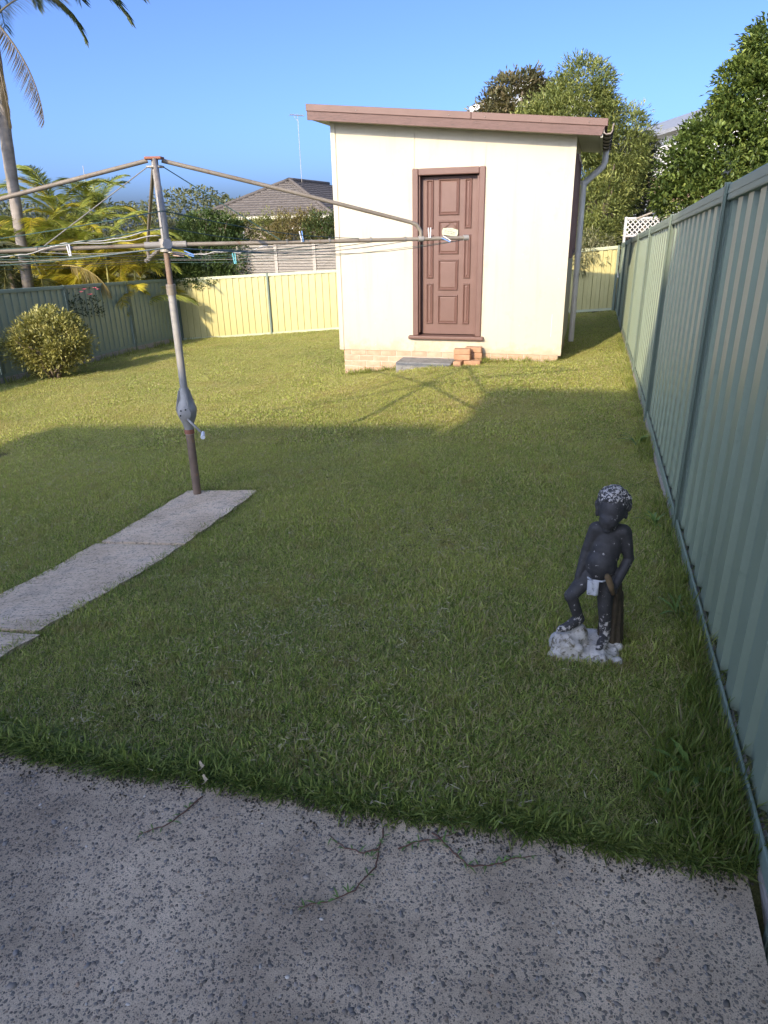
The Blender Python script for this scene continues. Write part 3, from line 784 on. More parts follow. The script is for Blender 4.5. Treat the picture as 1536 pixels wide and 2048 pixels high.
# head plates
MB().box(-.055, .055, -.045, .045, 2.035, 2.05, lambda x, y, z: hp(z, x, y)).build('head_plate', MT['red_rust'], hoist, bevel=.003)
MB().box(-.05, .05, -.04, .04, 1.985, 1.997, lambda x, y, z: hp(z, x, y)).build('head_plate', MT['galv'], hoist, bevel=.003)
HZ = 1.506
ar = Vector((.972, .235, 0)); an_ = Vector((.235, -.972, 0))
dirs = {'right': (ar, 2.21), 'left': (-ar + Vector((-.02, -.12, 0)), 2.15), 'near': (Vector((.277, -.961, 0)), 2.08), 'far': (Vector((-.36, .93, 0)), 2.05)}
ARM = {}
for nm, (dr, ln) in dirs.items():
    dr = dr.normalized(); drop = {'right': -.012, 'left': -.006, 'near': .058, 'far': -.19}[nm]
    c0 = hp(HZ) + dr * .03; e = hp(HZ) + dr * ln + Vector((0, 0, drop))
    ARM[nm] = (hp(HZ), e)
    arm = MB().tube([c0, c0.lerp(e, .5) + Vector((0, 0, -.004)), e], .0142, 12).build('arm', MT['arm'], hoist, smooth=True, auto=50)
    MB().tube([c0, c0 + dr * .11], .022, 14).build('arm_socket', MT['galv'], arm, smooth=True, auto=50)
    MB().tube([e - dr * .03, e + dr * .012], .02, 10).build('end_clip', MT['galv'], arm, smooth=True, auto=50)
    for q in (.38, .52, .66, .78):
        p = hp(HZ).lerp(e, q); MB().tube([p - dr * .006, p + dr * .006], .0185, 10).build('line_clip', MT['wire_grey'], arm)
    st0 = hp(2.028) + dr * .045
    j = hp(HZ).lerp(e, .835)
    el = j + Vector((0, 0, .135 if nm == 'near' else .105)) - dr * .035
    strut = MB().tube([st0, st0.lerp(el, .5) + Vector((0, 0, .006)), el - (el - st0).normalized() * .05, el + Vector((0, 0, -.006)), j + Vector((0, 0, .055)) - dr * .003, j + Vector((0, 0, .012))], .0142, 12).build('strut', MT['arm'], hoist, smooth=True, auto=60)
    MB().tube([j - dr * .02, j + dr * .02], .020, 12).build('strut_bracket', MT['galv'], strut, smooth=True, auto=50)
    if nm in ('right', 'left'):
        MB().tube([hp(1.99) + dr * .05, hp(HZ).lerp(e, .36) + Vector((0, 0, .014))], .0035, 6).build('stay_wire', MT['wire_grey'] if nm == 'left' else MT['wire_green'], hoist)
order = ['right', 'far', 'left', 'near']
for i, nm in enumerate(order):
    n2 = order[(i + 1) % 4]
    for q, mt in ((.38, 'wire_grey'), (.52, 'wire_green'), (.66, 'wire_green'), (.78, 'wire_grey'), (.985, 'wire_green')):
        a, b = hp(HZ).lerp(ARM[nm][1], q), hp(HZ).lerp(ARM[n2][1], q)
        a = a + Vector((0, 0, -.016)); b = b + Vector((0, 0, -.016))
        pts = [a.lerp(b, t) + Vector((0, 0, -.06 * q * math.sin(math.pi * t))) for t in np.linspace(0, 1, 9)]
        MB().tube(pts, .0019, 5).build('line', MT[mt], hoist)
fe = hp(HZ).lerp(ARM['near'][1], .82) + Vector((0, 0, .145))
for nm, q in (('right', .62), ('left', .9), ('right', .45), ('left', .6)):
    b = hp(HZ).lerp(ARM[nm][1], q) + Vector((0, 0, .012))
    f0 = fe if q in (.62, .9) else fe + Vector((0, 0, -.07))
    MB().tube([f0.lerp(b, t) + Vector((0, 0, -.03 * math.sin(math.pi * t))) for t in np.linspace(0, 1, 9)], .0026, 5).build('line', MT['wire_green'], hoist)

def cord(label, pts, r=.0034):
    P = [Vector(p) for p in pts]; fine = []
    for i in range(len(P) - 1):
        for t in np.linspace(0, 1, 8, endpoint=False): fine.append(P[i].lerp(P[i + 1], t) + Vector((0, 0, .006 * math.sin(i * 3 + t * 6.28))))
    fine.append(P[-1])
    o = MB().tube(fine, r, 7).build('cord', MT['white_cord'], hoist, smooth=True); tag(o, label)
hl = hp(HZ).lerp
L_, R_ = ARM['left'][1], ARM['right'][1]
cord('upper white cord looped from the hoist pole over the left arm', [hp(HZ + .10, -.025, -.01), hl(L_, .15) + Vector((0, -.02, .05)), hl(L_, .28) + Vector((0, -.02, .03)), hl(L_, .34) + Vector((0, -.01, .018))])
cord('lower white cord lying along the left arm of the hoist', [hp(HZ + .06, -.025, -.03), hl(L_, .13) + Vector((0, -.03, .035)), hl(L_, .3) + Vector((0, -.025, .02)), hl(L_, .42) + Vector((0, -.03, -.03)), hl(L_, .58) + Vector((0, -.03, -.035)), hl(L_, .8) + Vector((0, -.03, -.01))])
cord('white cord sagging just below the right arm of the hoist', [hp(HZ - .05, .02, -.03), hl(R_, .1) + Vector((0, -.03, -.065)), hl(R_, .17) + Vector((0, -.03, -.055)), hl(R_, .24) + Vector((0, -.03, -.06)), hl(R_, .32) + Vector((0, -.02, -.02))])
def peg(label, p, mat, tilt, mat2=None):
    root = empty('clothes_peg', p); tag(root, label, 'clothes peg', 'pegs left on the hoist')
    ca, sa_ = math.cos(tilt), math.sin(tilt)
    def fr_(sx):
        def f(x, y, z): return Vector(p) + Vector((x * ca - z * sa_, y, x * sa_ + z * ca))
        return f
    for sx, mm in ((-1, mat), (1, mat2 or mat)):
        m_ = MB(); f = fr_(sx)
        m_.hexa([f(sx * .002, -.006, -.036), f(sx * .008, -.006, -.036), f(sx * .008, .006, -.036), f(sx * .002, .006, -.036), f(sx * .006, -.006, .036), f(sx * .012, -.006, .036), f(sx * .012, .006, .036), f(sx * .006, .006, .036)])
        m_.build('prong', mm, root)
    MB().tube([Vector(p) + Vector((-.01, 0, 0)), Vector(p) + Vector((.01, 0, 0))], .005, 8).build('spring', MT['wire_grey'], root)
peg('blue and white peg lying near the outer end of the right hoist arm', hl(R_, .925) + Vector((0, -.018, -.006)), MT['blue'], R(62), MT['white_plastic'])
peg('pale grey peg clipped upright on the left hoist arm', hl(L_, .285) + Vector((0, -.02, -.012)), MT['white_plastic'], R(3))
peg('pale peg standing above the middle of the right hoist arm', hl(R_, .43) + Vector((0, -.016, .035)), MT['white_plastic'], R(8), MT['blue'])
peg('blue peg beside the pole on the cord under the right arm', hl(R_, .072) + Vector((0, -.035, -.062)), MT['blue'], R(70))
peg('pink wooden peg close to the pole on the sagging cord', hl(R_, .04) + Vector((0, -.035, -.066)), MT['pink'], R(80))
tl = hl(R_, .21) + Vector((0, -.02, -.10))
peg('teal peg dangling below the right hoist arm', tl, MT['teal'], R(4))
peg('weathered white peg upright where the right strut meets its arm', hl(R_, .865) + Vector((0, -.012, .04)), MT['white_plastic'], R(2))

# ================================================================ STATUE
SP = Vector((.85, 2.45, 0)); SP.z = float(gz(SP.x, SP.y)) - .012
SROT = -math.atan2(SP.x, SP.y)
statue = empty('garden_statue', SP, SROT)
statue.scale = (.93, .95, 1.0)
tag(statue, 'dark painted concrete statue of a boy with flaking white hair on a rock base', 'statue')
def blob_obj(name, parts, mat, voxel, parent, smooth_it=6):
    bm = bmesh.new()
    for p in parts:
        if p[0] == 'e':
            _, c, r_, rot = p
            g_ = bmesh.ops.create_uvsphere(bm, u_segments=18, v_segments=12, radius=1)
            mt_ = Matrix.Translation(c) @ rot.to_matrix().to_4x4() @ Matrix.Diagonal((*r_, 1))
            bmesh.ops.transform(bm, matrix=mt_, verts=g_['verts'])
        else:
            _, pts, rs = p
            m_ = MB(); m_.tube(pts, rs, 14)
            for q, r_ in zip(pts, rs): m_.ball(q, r_ * .995, 12, 8)
            vs_ = [bm.verts.new(v_) for v_ in m_.v]
            for f in m_.f:
                try: bm.faces.new([vs_[i] for i in f])
                except ValueError: pass
    me = bpy.data.meshes.new(name); bm.to_mesh(me); bm.free()
    o = bpy.data.objects.new(name, me); COL.objects.link(o)
    md = o.modifiers.new('Remesh', 'REMESH'); md.mode = 'VOXEL'; md.voxel_size = voxel; md.use_smooth_shade = True
    ms = o.modifiers.new('Smooth', 'SMOOTH'); ms.iterations = smooth_it; ms.factor = .5
    bpy.context.view_layer.update()
    dg = bpy.context.evaluated_depsgraph_get()
    new = bpy.data.meshes.new_from_object(o.evaluated_get(dg))
    o.modifiers.clear(); o.data = new
    new.materials.clear(); new.materials.append(mat)
    for p_ in new.polygons: p_.use_smooth = True
    o.parent = parent
    return o
from mathutils import Euler
E0 = Euler((0, 0, 0))
def V(x, y, z): return Vector((x, y, z))
hx, hz = .018, .655
face_dir = V(-.25, -.9, -.35).normalized()
body = [
    ('e', V(.020, .012, .500), (.058, .042, .075), Euler((R(-4), R(4), 0))),           # chest
    ('e', V(.000, -.004, .408), (.064, .060, .070), Euler((0, R(3), 0))),              # belly
    ('e', V(.010, .006, .455), (.061, .048, .070), Euler((0, R(4), 0))),
    ('e', V(-.012, .008, .355), (.060, .048, .040), E0),                               # hips
    ('c', [V(-.030, .014, .545), V(.072, .014, .543)], [.030, .032]),                  # shoulders
    ('c', [V(.022, .012, .545), V(.020, .000, .600)], [.030, .027]),                   # neck
    ('c', [V(-.040, .014, .545), V(-.068, .010, .445), V(-.084, -.012, .365)], [.027, .021, .017]),   # hanging arm
    ('e', V(-.088, -.022, .345), (.016, .020, .026), E0),
    ('c', [V(.078, .014, .542), V(.106, .020, .430), V(.064, -.052, .342)], [.029, .023, .018]),      # bent arm
    ('e', V(.052, -.064, .335), (.024, .019, .020), E0),
    ('c', [V(-.046, .005, .345), V(-.108, -.062, .275), V(-.068, -.040, .165)], [.040, .031, .022]),  # raised leg
    ('c', [V(-.066, -.036, .162), V(-.112, -.082, .142), V(-.142, -.098, .136)], [.024, .021, .014]),
    ('c', [V(.026, .006, .345), V(.034, -.010, .215), V(.048, .002, .090)], [.042, .031, .023]),      # standing leg
    ('c', [V(.048, .000, .082), V(.036, -.052, .062), V(.028, -.080, .056)], [.025, .022, .015]),
    ('e', V(hx, -.004, hz - .012), (.056, .062, .066), Euler((R(18), 0, 0))),          # skull
    ('e', V(hx - .008, -.040, hz - .048), (.040, .036, .036), E0),                     # lower face
    ('e', V(hx - .012, -.068, hz - .046), (.010, .012, .011), E0),                     # nose
    ('e', V(hx - .010, -.064, hz - .068), (.017, .010, .006), E0),                     # lips
    ('e', V(hx - .010, -.054, hz - .086), (.018, .014, .012), E0),                     # chin
    ('e', V(hx - .034, -.052, hz - .030), (.014, .010, .006), E0), ('e', V(hx + .014, -.054, hz - .030), (.014, .010, .006), E0),  # brows
    ('e', V(hx - .057, .000, hz - .036), (.008, .012, .018), E0), ('e', V(hx + .056, .000, hz - .036), (.008, .012, .018), E0),   # ears
]
for i in range(4): body.append(('c', [V(.040 + i * .004, -.080 + i * .003, .346 - i * .0085), V(.058 + i * .003, -.086 + i * .004, .345 - i * .0085), V(.070, -.074, .343 - i * .0085)], [.0058, .0062, .0062]))
body.append(('c', [V(.056, -.07, .352), V(.040, -.082, .362)], [.007, .006]))
for i in range(4): body.append(('c', [V(-.094 + i * .006, -.030, .335), V(-.096 + i * .007, -.038, .312 - .004 * (i in (1, 2)))], [.0065, .0055]))
for i in range(5): body.append(('e', V(-.150 + i * .008, -.108 + i * .0035, .132), (.006, .009, .007), E0)); body.append(('e', V(.012 + i * .008, -.092 + abs(i - 1) * .003, .052), (.006, .010, .007), E0))
bd = blob_obj('body', body, MT['st_body'], .0042, statue, 4)
hair = [('e', V(hx + .002, .012, hz + .012), (.066, .066, .058), E0), ('e', V(hx + .004, .028, hz - .018), (.062, .050, .052), E0)]
for i in range(130):
    th = rng.uniform(0, 6.283); ph = rng.uniform(-.45, 1.5)
    d_ = V(math.cos(th) * math.cos(ph), math.sin(th) * math.cos(ph), math.sin(ph))
    if d_.y < -.35 and d_.z < .42: continue
    hair.append(('e', V(hx + .002 + d_.x * .064, .010 + d_.y * .064, hz + .006 + d_.z * .060), (.0105, .0105, .0105), E0))
blob_obj('hair', hair, MT['st_hair'], .0042, bd, 2)
m_ = MB(); cl = []
for j in range(7):
    for i in range(7):
        x_ = -.048 + i * .0078; z_ = .352 - j * .0098
        y_ = -.0635 + .0030 * math.sin(i * 1.9 + j * .5) + .010 * (abs(x_ + .02) / .03) ** 2 * .6 - .006 * (j / 6) ** .7
        cl.append((x_ + .002 * j / 6, y_, z_))
cl2 = [(x_, y_ + .006, z_) for x_, y_, z_ in cl]
m_.v = [tuple(SP + Vector(p)) for p in cl + cl2]
for o_ in (0, 49):
    for j in range(6):
        for i in range(6):
            q = (o_ + j * 7 + i, o_ + j * 7 + i + 1, o_ + (j + 1) * 7 + i + 1, o_ + (j + 1) * 7 + i)
            m_.f.append(q if o_ else tuple(reversed(q)))
ring = [i for i in range(7)] + [7 * j + 6 for j in range(1, 7)] + [42 + i for i in range(5, -1, -1)] + [7 * j for j in range(5, 0, -1)]
for i in range(len(ring)): a, b = ring[i], ring[(i + 1) % len(ring)]; m_.f.append((a, b, b + 49, a + 49))
m_.build('loincloth', MT['st_cloth'], bd, smooth=True)
m_ = MB(); m_.tube([SP + V(-.062, -.020, .352), SP + V(-.03, -.056, .353), SP + V(.01, -.056, .353), SP + V(.040, -.03, .354)], .004, 6); m_.build('waist_cord', MT['st_cloth'], bd)
m_ = MB(); t_ = [V(.060, -.084, .318), V(.046, -.086, .355), V(.030, -.088, .392), V(.025, -.089, .402)]
m_.tube([SP + p for p in t_], [.008, .0125, .0135, .008], 10); m_.build('held_stick', MT['st_stick'], statue, smooth=True)
stump = [('c', [V(.070, .045, .03), V(.068, .045, .16), V(.062, .045, .295)], [.048, .040, .034])]
for i in range(9):
    a_ = i * .7; stump.append(('c', [V(.070 + .046 * math.cos(a_), .045 + .044 * math.sin(a_), .03), V(.063 + .034 * math.cos(a_ + .15), .045 + .034 * math.sin(a_ + .15), .26 + .03 * math.sin(i * 2.1))], [.015, .010]))
blob_obj('tree_stump', stump, MT['wood_stump'], .006, statue, 2)
rock = [('e', V(-.110, -.065, .050), (.068, .060, .062), E0), ('e', V(-.070, -.03, .085), (.050, .05, .050), E0), ('e', V(.030, -.050, .020), (.090, .085, .036), E0), ('e', V(.055, .03, .022), (.075, .075, .04), E0), ('e', V(-.03, -.02, .015), (.14, .11, .03), E0), ('e', V(-.145, -.03, .03), (.045, .05, .05), E0), ('e', V(.0, .04, .03), (.09, .06, .04), E0)]
for i in range(60): rock.append(('e', V(rng.uniform(-.17, .115), rng.uniform(-.13, .05), rng.uniform(.01, .045)), (rng.uniform(.010, .026),) * 3, E0))
for i in range(22): rock.append(('e', V(-.105 + rng.uniform(-.06, .06), -.07 + rng.uniform(-.045, .04), rng.uniform(.06, .105)), (rng.uniform(.010, .022),) * 3, E0))
blob_obj('rock_base', rock, MT['st_base'], .007, statue, 9)

# ================================================================ FOLIAGE TOOLS
def leaf_mesh(P, D, Lg, Wd, cols, droop=.15):
    """one folded rhombic leaf per point: P base points, D unit directions"""
    n = len(P)
    ref = np.tile(np.array([[0, 0, 1.0]]), (n, 1)) + rng.normal(0, .35, (n, 3))
    side = np.cross(D, ref); side /= (np.linalg.norm(side, axis=1, keepdims=True) + 1e-9)
    nrm = np.cross(side, D)
    Lg = Lg[:, None]; Wd = Wd[:, None]
    V0 = P
    V1 = P + D * Lg * .5 + side * Wd * .5 + nrm * Wd * .18
    V2 = P + D * Lg - nrm * Lg * droop
    V3 = P + D * Lg * .5 - side * Wd * .5 + nrm * Wd * .18
    Vs = np.stack([V0, V1, V2, V3], 1).reshape(-1, 3)
    Fs = np.arange(4 * n).reshape(n, 4)
    Fs = np.concatenate([Fs[:, [0, 1, 2]], Fs[:, [0, 2, 3]]])
    return Vs, Fs, np.repeat(cols, 4, 0)
def rand_dirs(n):
    d_ = rng.normal(0, 1, (n, 3)); return d_ / np.linalg.norm(d_, axis=1, keepdims=True)
def crown_pts(ells, nclump, per, cr_, outward=.7, up=.35, shell=(.55, 1.0)):
    """leaf base points and directions in clumps spread through a union of ellipsoids"""
    wts = np.array([e[1][0] * e[1][1] + e[1][0] * e[1][2] for e in ells], float); wts /= wts.sum()
    which = rng.choice(len(ells), nclump, p=wts)
    C_ = np.array([e[0] for e in ells])[which]; Rr = np.array([e[1] for e in ells])[which]
    d_ = rand_dirs(nclump); rad = rng.uniform(shell[0], shell[1], (nclump, 1)) ** .6
    cc = C_ + d_ * Rr * rad
    keep = np.ones(nclump, bool)
    for c, r_ in ells:                      # thin out what lies deep inside
        q = (((cc - np.array(c)) / np.array(r_)) ** 2).sum(1)
        keep &= ~((q < .20) & (rng.random(nclump) < .7))
    cc, d_ = cc[keep], d_[keep]
    m = len(cc)
    size = cr_ * rng.uniform(.6, 1.35, (m, 1, 1))
    off_ = rand_dirs(m * per).reshape(m, per, 3) * size * rng.uniform(.25, 1, (m, per, 1)) ** .5
    P = (cc[:, None] + off_).reshape(-1, 3)
    D = off_ / (np.linalg.norm(off_, axis=2, keepdims=True)) * outward + d_[:, None] * .5 + rng.normal(0, .45, (m, per, 3))
    D[:, :, 2] += up
    D = D.reshape(-1, 3); D /= np.linalg.norm(D, axis=1, keepdims=True)
    return P, D, cc, np.repeat(np.arange(m), per)
def palette(n, cols, clump_id=None, jit=.25):
    cols = np.array(cols)
    if clump_id is not None:
        m = clump_id.max() + 1; base_ = rng.random(m)[clump_id] * .65 + rng.random(n) * .35
    else: base_ = rng.random(n)
    x_ = base_ * (len(cols) - 1); i = np.clip(x_.astype(int), 0, len(cols) - 2); f = (x_ - i)[:, None]
    return (cols[i] * (1 - f) + cols[i + 1] * f) * rng.uniform(1 - jit, 1 + jit, (n, 1))
def limbs(root, base_pt, heads, r0_, mat, name='trunk'):
    m_ = MB(); b = Vector(base_pt)
    for i, h in enumerate(heads):
        h = Vector(h); mid = b.lerp(h, .45) + Vector((rng.uniform(-.15, .15), rng.uniform(-.15, .15), .12 * (h - b).length))
        pts = [b + Vector((rng.uniform(-.5, .5) * r0_, rng.uniform(-.5, .5) * r0_, -.15)), b.lerp(mid, .5) + Vector((rng.uniform(-.06, .06), rng.uniform(-.06, .06), 0)), mid, h]
        m_.tube(pts, [r0_, r0_ * .8, r0_ * .55, r0_ * .15], 8)
    return m_.build(name, mat, root, smooth=True)
def shrub(name, label, cat, base_pt, ells, nclump, per, cr_, L, Wd, cols, trunk_r=.05, nl=6, up=.35, outward=.7, group=None, lj=.35, shell=(.55, 1.0), droop=.15, jit=.25, trunk_mat='bark'):
    root = empty(name, base_pt); tag(root, label, cat, group)
    P, D, cc, cid = crown_pts(ells, nclump, per, cr_, outward, up, shell)
    n = len(P)
    Vs, Fs, cs = leaf_mesh(P - np.array(base_pt), D, L * rng.uniform(1 - lj, 1 + lj, n), Wd * rng.uniform(1 - lj, 1 + lj, n), palette(n, cols, cid, jit), droop)
    np_mesh('crown', Vs, Fs, MT['leaf'], root, cs)
    hs = cc[rng.choice(len(cc), min(nl, len(cc)), replace=False)]
    limbs(root, base_pt, [tuple(h) for h in hs], trunk_r, MT[trunk_mat])
    return root
def G(x, y, dz=0.0): return (x, y, float(gz(x, y)) + dz)

# yellow-green round bush in front of the left fence
pb = yw(-10.72, 9.75); bx0 = G(pb.x, pb.y)
e_ = [((bx0[0] + .05, bx0[1], bx0[2] + .80), (.62, .55, .46)), ((bx0[0] - .42, bx0[1] - .05, bx0[2] + .62), (.34, .36, .34)), ((bx0[0] + .38, bx0[1], bx0[2] + .68), (.38, .4, .38)), ((bx0[0] + .0, bx0[1], bx0[2] + .36), (.36, .36, .30)), ((bx0[0] + .15, bx0[1], bx0[2] + 1.05), (.42, .36, .24))]
shrub('variegated_bush', 'rounded yellow green bush standing in front of the left green fence', 'bush', bx0, e_, 430, 24, .11, .075, .032, [(.11, .12, .035), (.25, .245, .07), (.40, .375, .12), (.55, .50, .21)], .03, 14, .5, shell=(.5, 1.28))

# dark green shrub overhanging the back left corner
p = yw(-11.3, 16.75); b0 = G(p.x, p.y)
e_ = [((b0[0] + .2, b0[1], .62), (.95, .7, .85)), ((b0[0] + 1.0, b0[1] + .05, .55), (.75, .6, .72)), ((b0[0] - .7, b0[1] + .1, .6), (.7, .6, .8)), ((b0[0] + .3, b0[1] - .35, .22), (.75, .4, .35)), ((b0[0] + .4, b0[1] + .2, 1.45), (.9, .5, .45))]
shrub('dark_shrub', 'dark glossy shrub hanging over the back left fence corner behind the hoist pole', 'shrub', b0, e_, 900, 24, .13, .085, .036, [(0.031, 0.056, 0.018), (0.063, 0.105, 0.031), (0.105, 0.154, 0.045), (0.168, 0.217, 0.070)], .05, 9)
# taller olive shrubs and hedge behind the slatted screen
def hedge_piece(a, s, ztop, rad, cols, label, nm='hedge_shrub', ncl=800, L=.075, Wd=.028, up=.5):
    p = yw(a, s); b = G(p.x, p.y); h_ = ztop - b[2]
    e_ = [((b[0], b[1], b[2] + h_ * .62), (rad, .5, h_ * .36)), ((b[0] + rad * .45, b[1], b[2] + h_ * .72), (rad * .6, .4, h_ * .27)), ((b[0] - rad * .5, b[1] + .1, b[2] + h_ * .70), (rad * .6, .4, h_ * .28)), ((b[0], b[1], b[2] + h_ * .35), (rad * .9, .45, h_ * .3))]
    shrub(nm, label, 'shrub', b, e_, ncl, 22, .12, L, Wd, cols, .05, 10, up, group='hedge behind the slatted screen')
hedge_piece(-11.3, 17.75, 1.92, 1.0, [(0.043, 0.070, 0.020), (0.109, 0.145, 0.043), (0.203, 0.232, 0.072)], 'deep green hedge shrub left of the slatted screen below the tiled roof')
hedge_piece(-9.9, 17.7, 1.93, 1.0, [(0.087, 0.109, 0.029), (0.203, 0.217, 0.065), (0.304, 0.304, 0.102)], 'olive green hedge shrub above the left end of the slatted screen')
hedge_piece(-8.6, 17.7, 1.95, .85, [(0.145, 0.109, 0.051), (0.246, 0.203, 0.080), (0.275, 0.275, 0.094)], 'brownish olive hedge shrub above the middle of the slatted screen')
hedge_piece(-7.45, 17.7, 1.92, .95, [(0.043, 0.072, 0.026), (0.087, 0.123, 0.041), (0.174, 0.210, 0.058)], 'dark green hedge shrub next to the left wall of the shed')
hedge_piece(-12.9, 18.6, 1.75, .9, [(0.072, 0.080, 0.051), (0.138, 0.152, 0.080), (0.203, 0.217, 0.116)], 'greyish feathery shrub between the clumping palm and the dark shrub', L=.09, Wd=.018)

# grey slatted timber screen behind the back fence
p = yw(-8.0, 16.95); scr = empty('slatted_screen', (p.x, p.y, gy(-8.0, 16.95)))
tag(scr, 'weathered grey horizontal slat screen rising above the cream back fence', 'screen')
pst = [-11.2 + i * 1.115 for i in range(7)]
def scr_top(a): return 1.035 + (a + 8.9) * .012
for i in range(6):
    for j in range(16):
        z_ = scr_top(pst[i]) - .03 - j * .072
        if z_ < back_top(pst[i] + 11.75) - .25: break
        MB().ybox(pst[i] + .03, pst[i + 1] - .03, 16.93, 16.95, z_ - .026 + rng.uniform(-.003, .003), z_ + .026 + rng.uniform(-.003, .003)).build('slat', MT['grey_slat'], scr)
for a in pst: MB().ybox(a - .045, a + .045, 16.91, 17.0, gy(a, 16.95) - .2, scr_top(a) + .03).build('post', MT['sleeper'], scr)
for i in range(6): MB().ybox(pst[i] + .03, pst[i + 1] - .03, 16.975, 16.985, gy(pst[i], 17), scr_top(pst[i]) - .05).build('backing_board', MT['sleeper'], scr)

# ---------------------------------------------------------------- palms
def frond_mesh(name, length, nleaf, leaf_len, leaf_w, bend, cols, hang=.4, spread=1.0, two_rank=True, stem_cols=((.16, .15, .05), (.22, .2, .07)), fold=.25):
    """pinnate frond growing along +X, arching down by bend; leaflets hang a little"""
    t = np.linspace(0, 1, 14)
    ang_ = bend * t ** 1.3
    dx = np.cos(ang_); dz = -np.sin(ang_)
    ds_ = length / 13
    X_ = np.concatenate([[0], np.cumsum((dx[1:] + dx[:-1]) / 2 * ds_)]); Z_ = np.concatenate([[0], np.cumsum((dz[1:] + dz[:-1]) / 2 * ds_)])
    m_ = MB(); m_.tube([(X_[i], 0, Z_[i]) for i in range(14)], [length * .011 * (1 - .85 * t[i]) + .002 for i in range(14)], 6)
    sv_, sf_ = np.array(m_.v), [f for f in m_.f if len(f) == 4]
    tl = np.linspace(.14, .995, nleaf)
    Ps, Ds, Ls = [], [], []
    for s_ in (-1, 1):
        tt = tl + rng.uniform(-.006, .006, nleaf)
        px = np.interp(tt, t, X_); pz = np.interp(tt, t, Z_); an2 = np.interp(tt, t, ang_)
        tang = np.stack([np.cos(an2), np.zeros(nleaf), -np.sin(an2)], 1)
        fwd = .35 + .6 * tt
        D = tang * fwd[:, None] + np.stack([np.zeros(nleaf), np.full(nleaf, s_ * spread), np.full(nleaf, fold) - hang * 1.0], 1) + rng.normal(0, .10, (nleaf, 3))
        D /= np.linalg.norm(D, axis=1, keepdims=True)
        Ps.append(np.stack([px, np.zeros(nleaf), pz], 1)); Ds.append(D)
        Ls.append(leaf_len * (np.sin(np.clip(tt, .05, 1) * math.pi * .82 + .22)) * rng.uniform(.85, 1.1, nleaf) + .02)
    P, D, L = np.concatenate(Ps), np.concatenate(Ds), np.concatenate(Ls)
    n = len(P)
    Vs, Fs, cs = [], [], []
    # two-segment drooping leaflets
    ref = np.tile([[0, 0, 1.0]], (n, 1)); side = np.cross(D, ref); side /= np.linalg.norm(side, axis=1, keepdims=True) + 1e-9
    side = side * .8 + np.array([[1, 0, 0]]) * .35
    side /= np.linalg.norm(side, axis=1, keepdims=True)
    wv = side * (leaf_w * rng.uniform(.7, 1.2, (n, 1)))
    mid = P + D * L[:, None] * .5
    tip = mid + (D + np.array([[0, 0, -hang]])) * L[:, None] * .5
    V_ = np.stack([P - wv * .3, P + wv * .3, mid + wv * .5, mid - wv * .5, tip], 1).reshape(-1, 3)
    i5 = np.arange(n) * 5
    F_ = np.concatenate([np.stack([i5, i5 + 1, i5 + 2], 1), np.stack([i5, i5 + 2, i5 + 3], 1), np.stack([i5 + 3, i5 + 2, i5 + 4], 1)])
    C_ = np.repeat(palette(n, cols, None, .2), 5, 0)
    sfa = np.array(sf_); sfa = np.concatenate([sfa[:, [0, 1, 2]], sfa[:, [0, 2, 3]]])
    Vall = np.concatenate([sv_, V_]); Fall = np.concatenate([sfa, F_ + len(sv_)])
    Call = np.concatenate([palette(len(sv_), stem_cols, None, .1), C_])
    o = np_mesh(name, Vall, Fall, MT['leaf'], None, Call)
    return o
def place_frond(proto, parent, loc, az, elev, rollv=0.0, scale=1.0, first=False):
    o = proto if first else proto.copy()
    if not first: COL.objects.link(o)
    o.parent = parent; o.location = loc
    o.rotation_euler = Euler((rollv, -elev, az), 'XYZ')
    o.scale = (scale,) * 3
    return o
PALM = Vector((-8.78, 18.5, 0)); PALM.z = float(gz(PALM.x, PALM.y))
palm = empty('tall_palm_tree', PALM); tag(palm, 'tall grey trunked palm rising out of the top left corner', 'palm tree')
tp = [(0, 0, -.2), (.02, 0, 1.5), (.06, 0, 3.0), (.17, 0, 4.7), (.30, 0, 6.2), (.36, 0, 7.4), (.38, 0, 8.1)]
fine = []; rad = []
cen = (-8.74, -8.72, -8.66)
# trunk leans left as it rises
tz = np.linspace(PALM.z - .2, 6.6, 60)
txs = np.interp(tz, [PALM.z, 1.4, 3.3, 4.2, 5.1, 6.6], [-8.90, -8.755, -8.63, -8.555, -8.475, -8.38])
for i, z_ in enumerate(tz):
    fine.append((txs[i], 18.5, z_)); rad.append(np.interp(z_, [-1.8, 1.4, 3.2, 5.0, 6.6], [.15, .122, .135, .115, .10]) * (1 + .035 * ((i % 3) == 0)))
MB().tube(fine, rad, 16).build('trunk', MT['palm_bark'], palm, smooth=True)
GREEN = [(.06, .085, .04), (.11, .145, .06), (.18, .20, .095)]
DEAD = [(.16, .125, .085), (.25, .20, .14), (.33, .275, .20)]
crown_c = Vector((-8.38, 18.5, 6.45)) - PALM
pfr = frond_mesh('frond', 3.9, 120, .66, .045, R(95), GREEN, .55, .9)
pal_specs = [(2, 30, 10, .86), (-16, 34, -15, .62), (-40, 30, 0, .8), (8, 14, 0, .62), (-6, 40, 20, .92), (-28, 20, -10, .55), (25, 45, 15, 1.0), (-25, 60, -20, .95), (75, 50, 0, 1.), (110, 40, 0, 1.), (150, 45, 0, 1), (190, 35, 0, 1), (230, 50, 0, 1), (265, 42, 0, .95), (300, 55, 0, .95), (330, 35, 20, .9), (50, 72, 0, .9), (170, 70, 0, .9)]
for i, (az, el, ro, s_) in enumerate(pal_specs):
    place_frond(pfr, palm, crown_c, R(az), R(el), R(ro), s_, i == 0)
dfr = frond_mesh('dead_frond', 2.9, 75, .45, .03, R(48), DEAD, .95, .35, stem_cols=((.16, .12, .08), (.2, .16, .1)), fold=-.2)
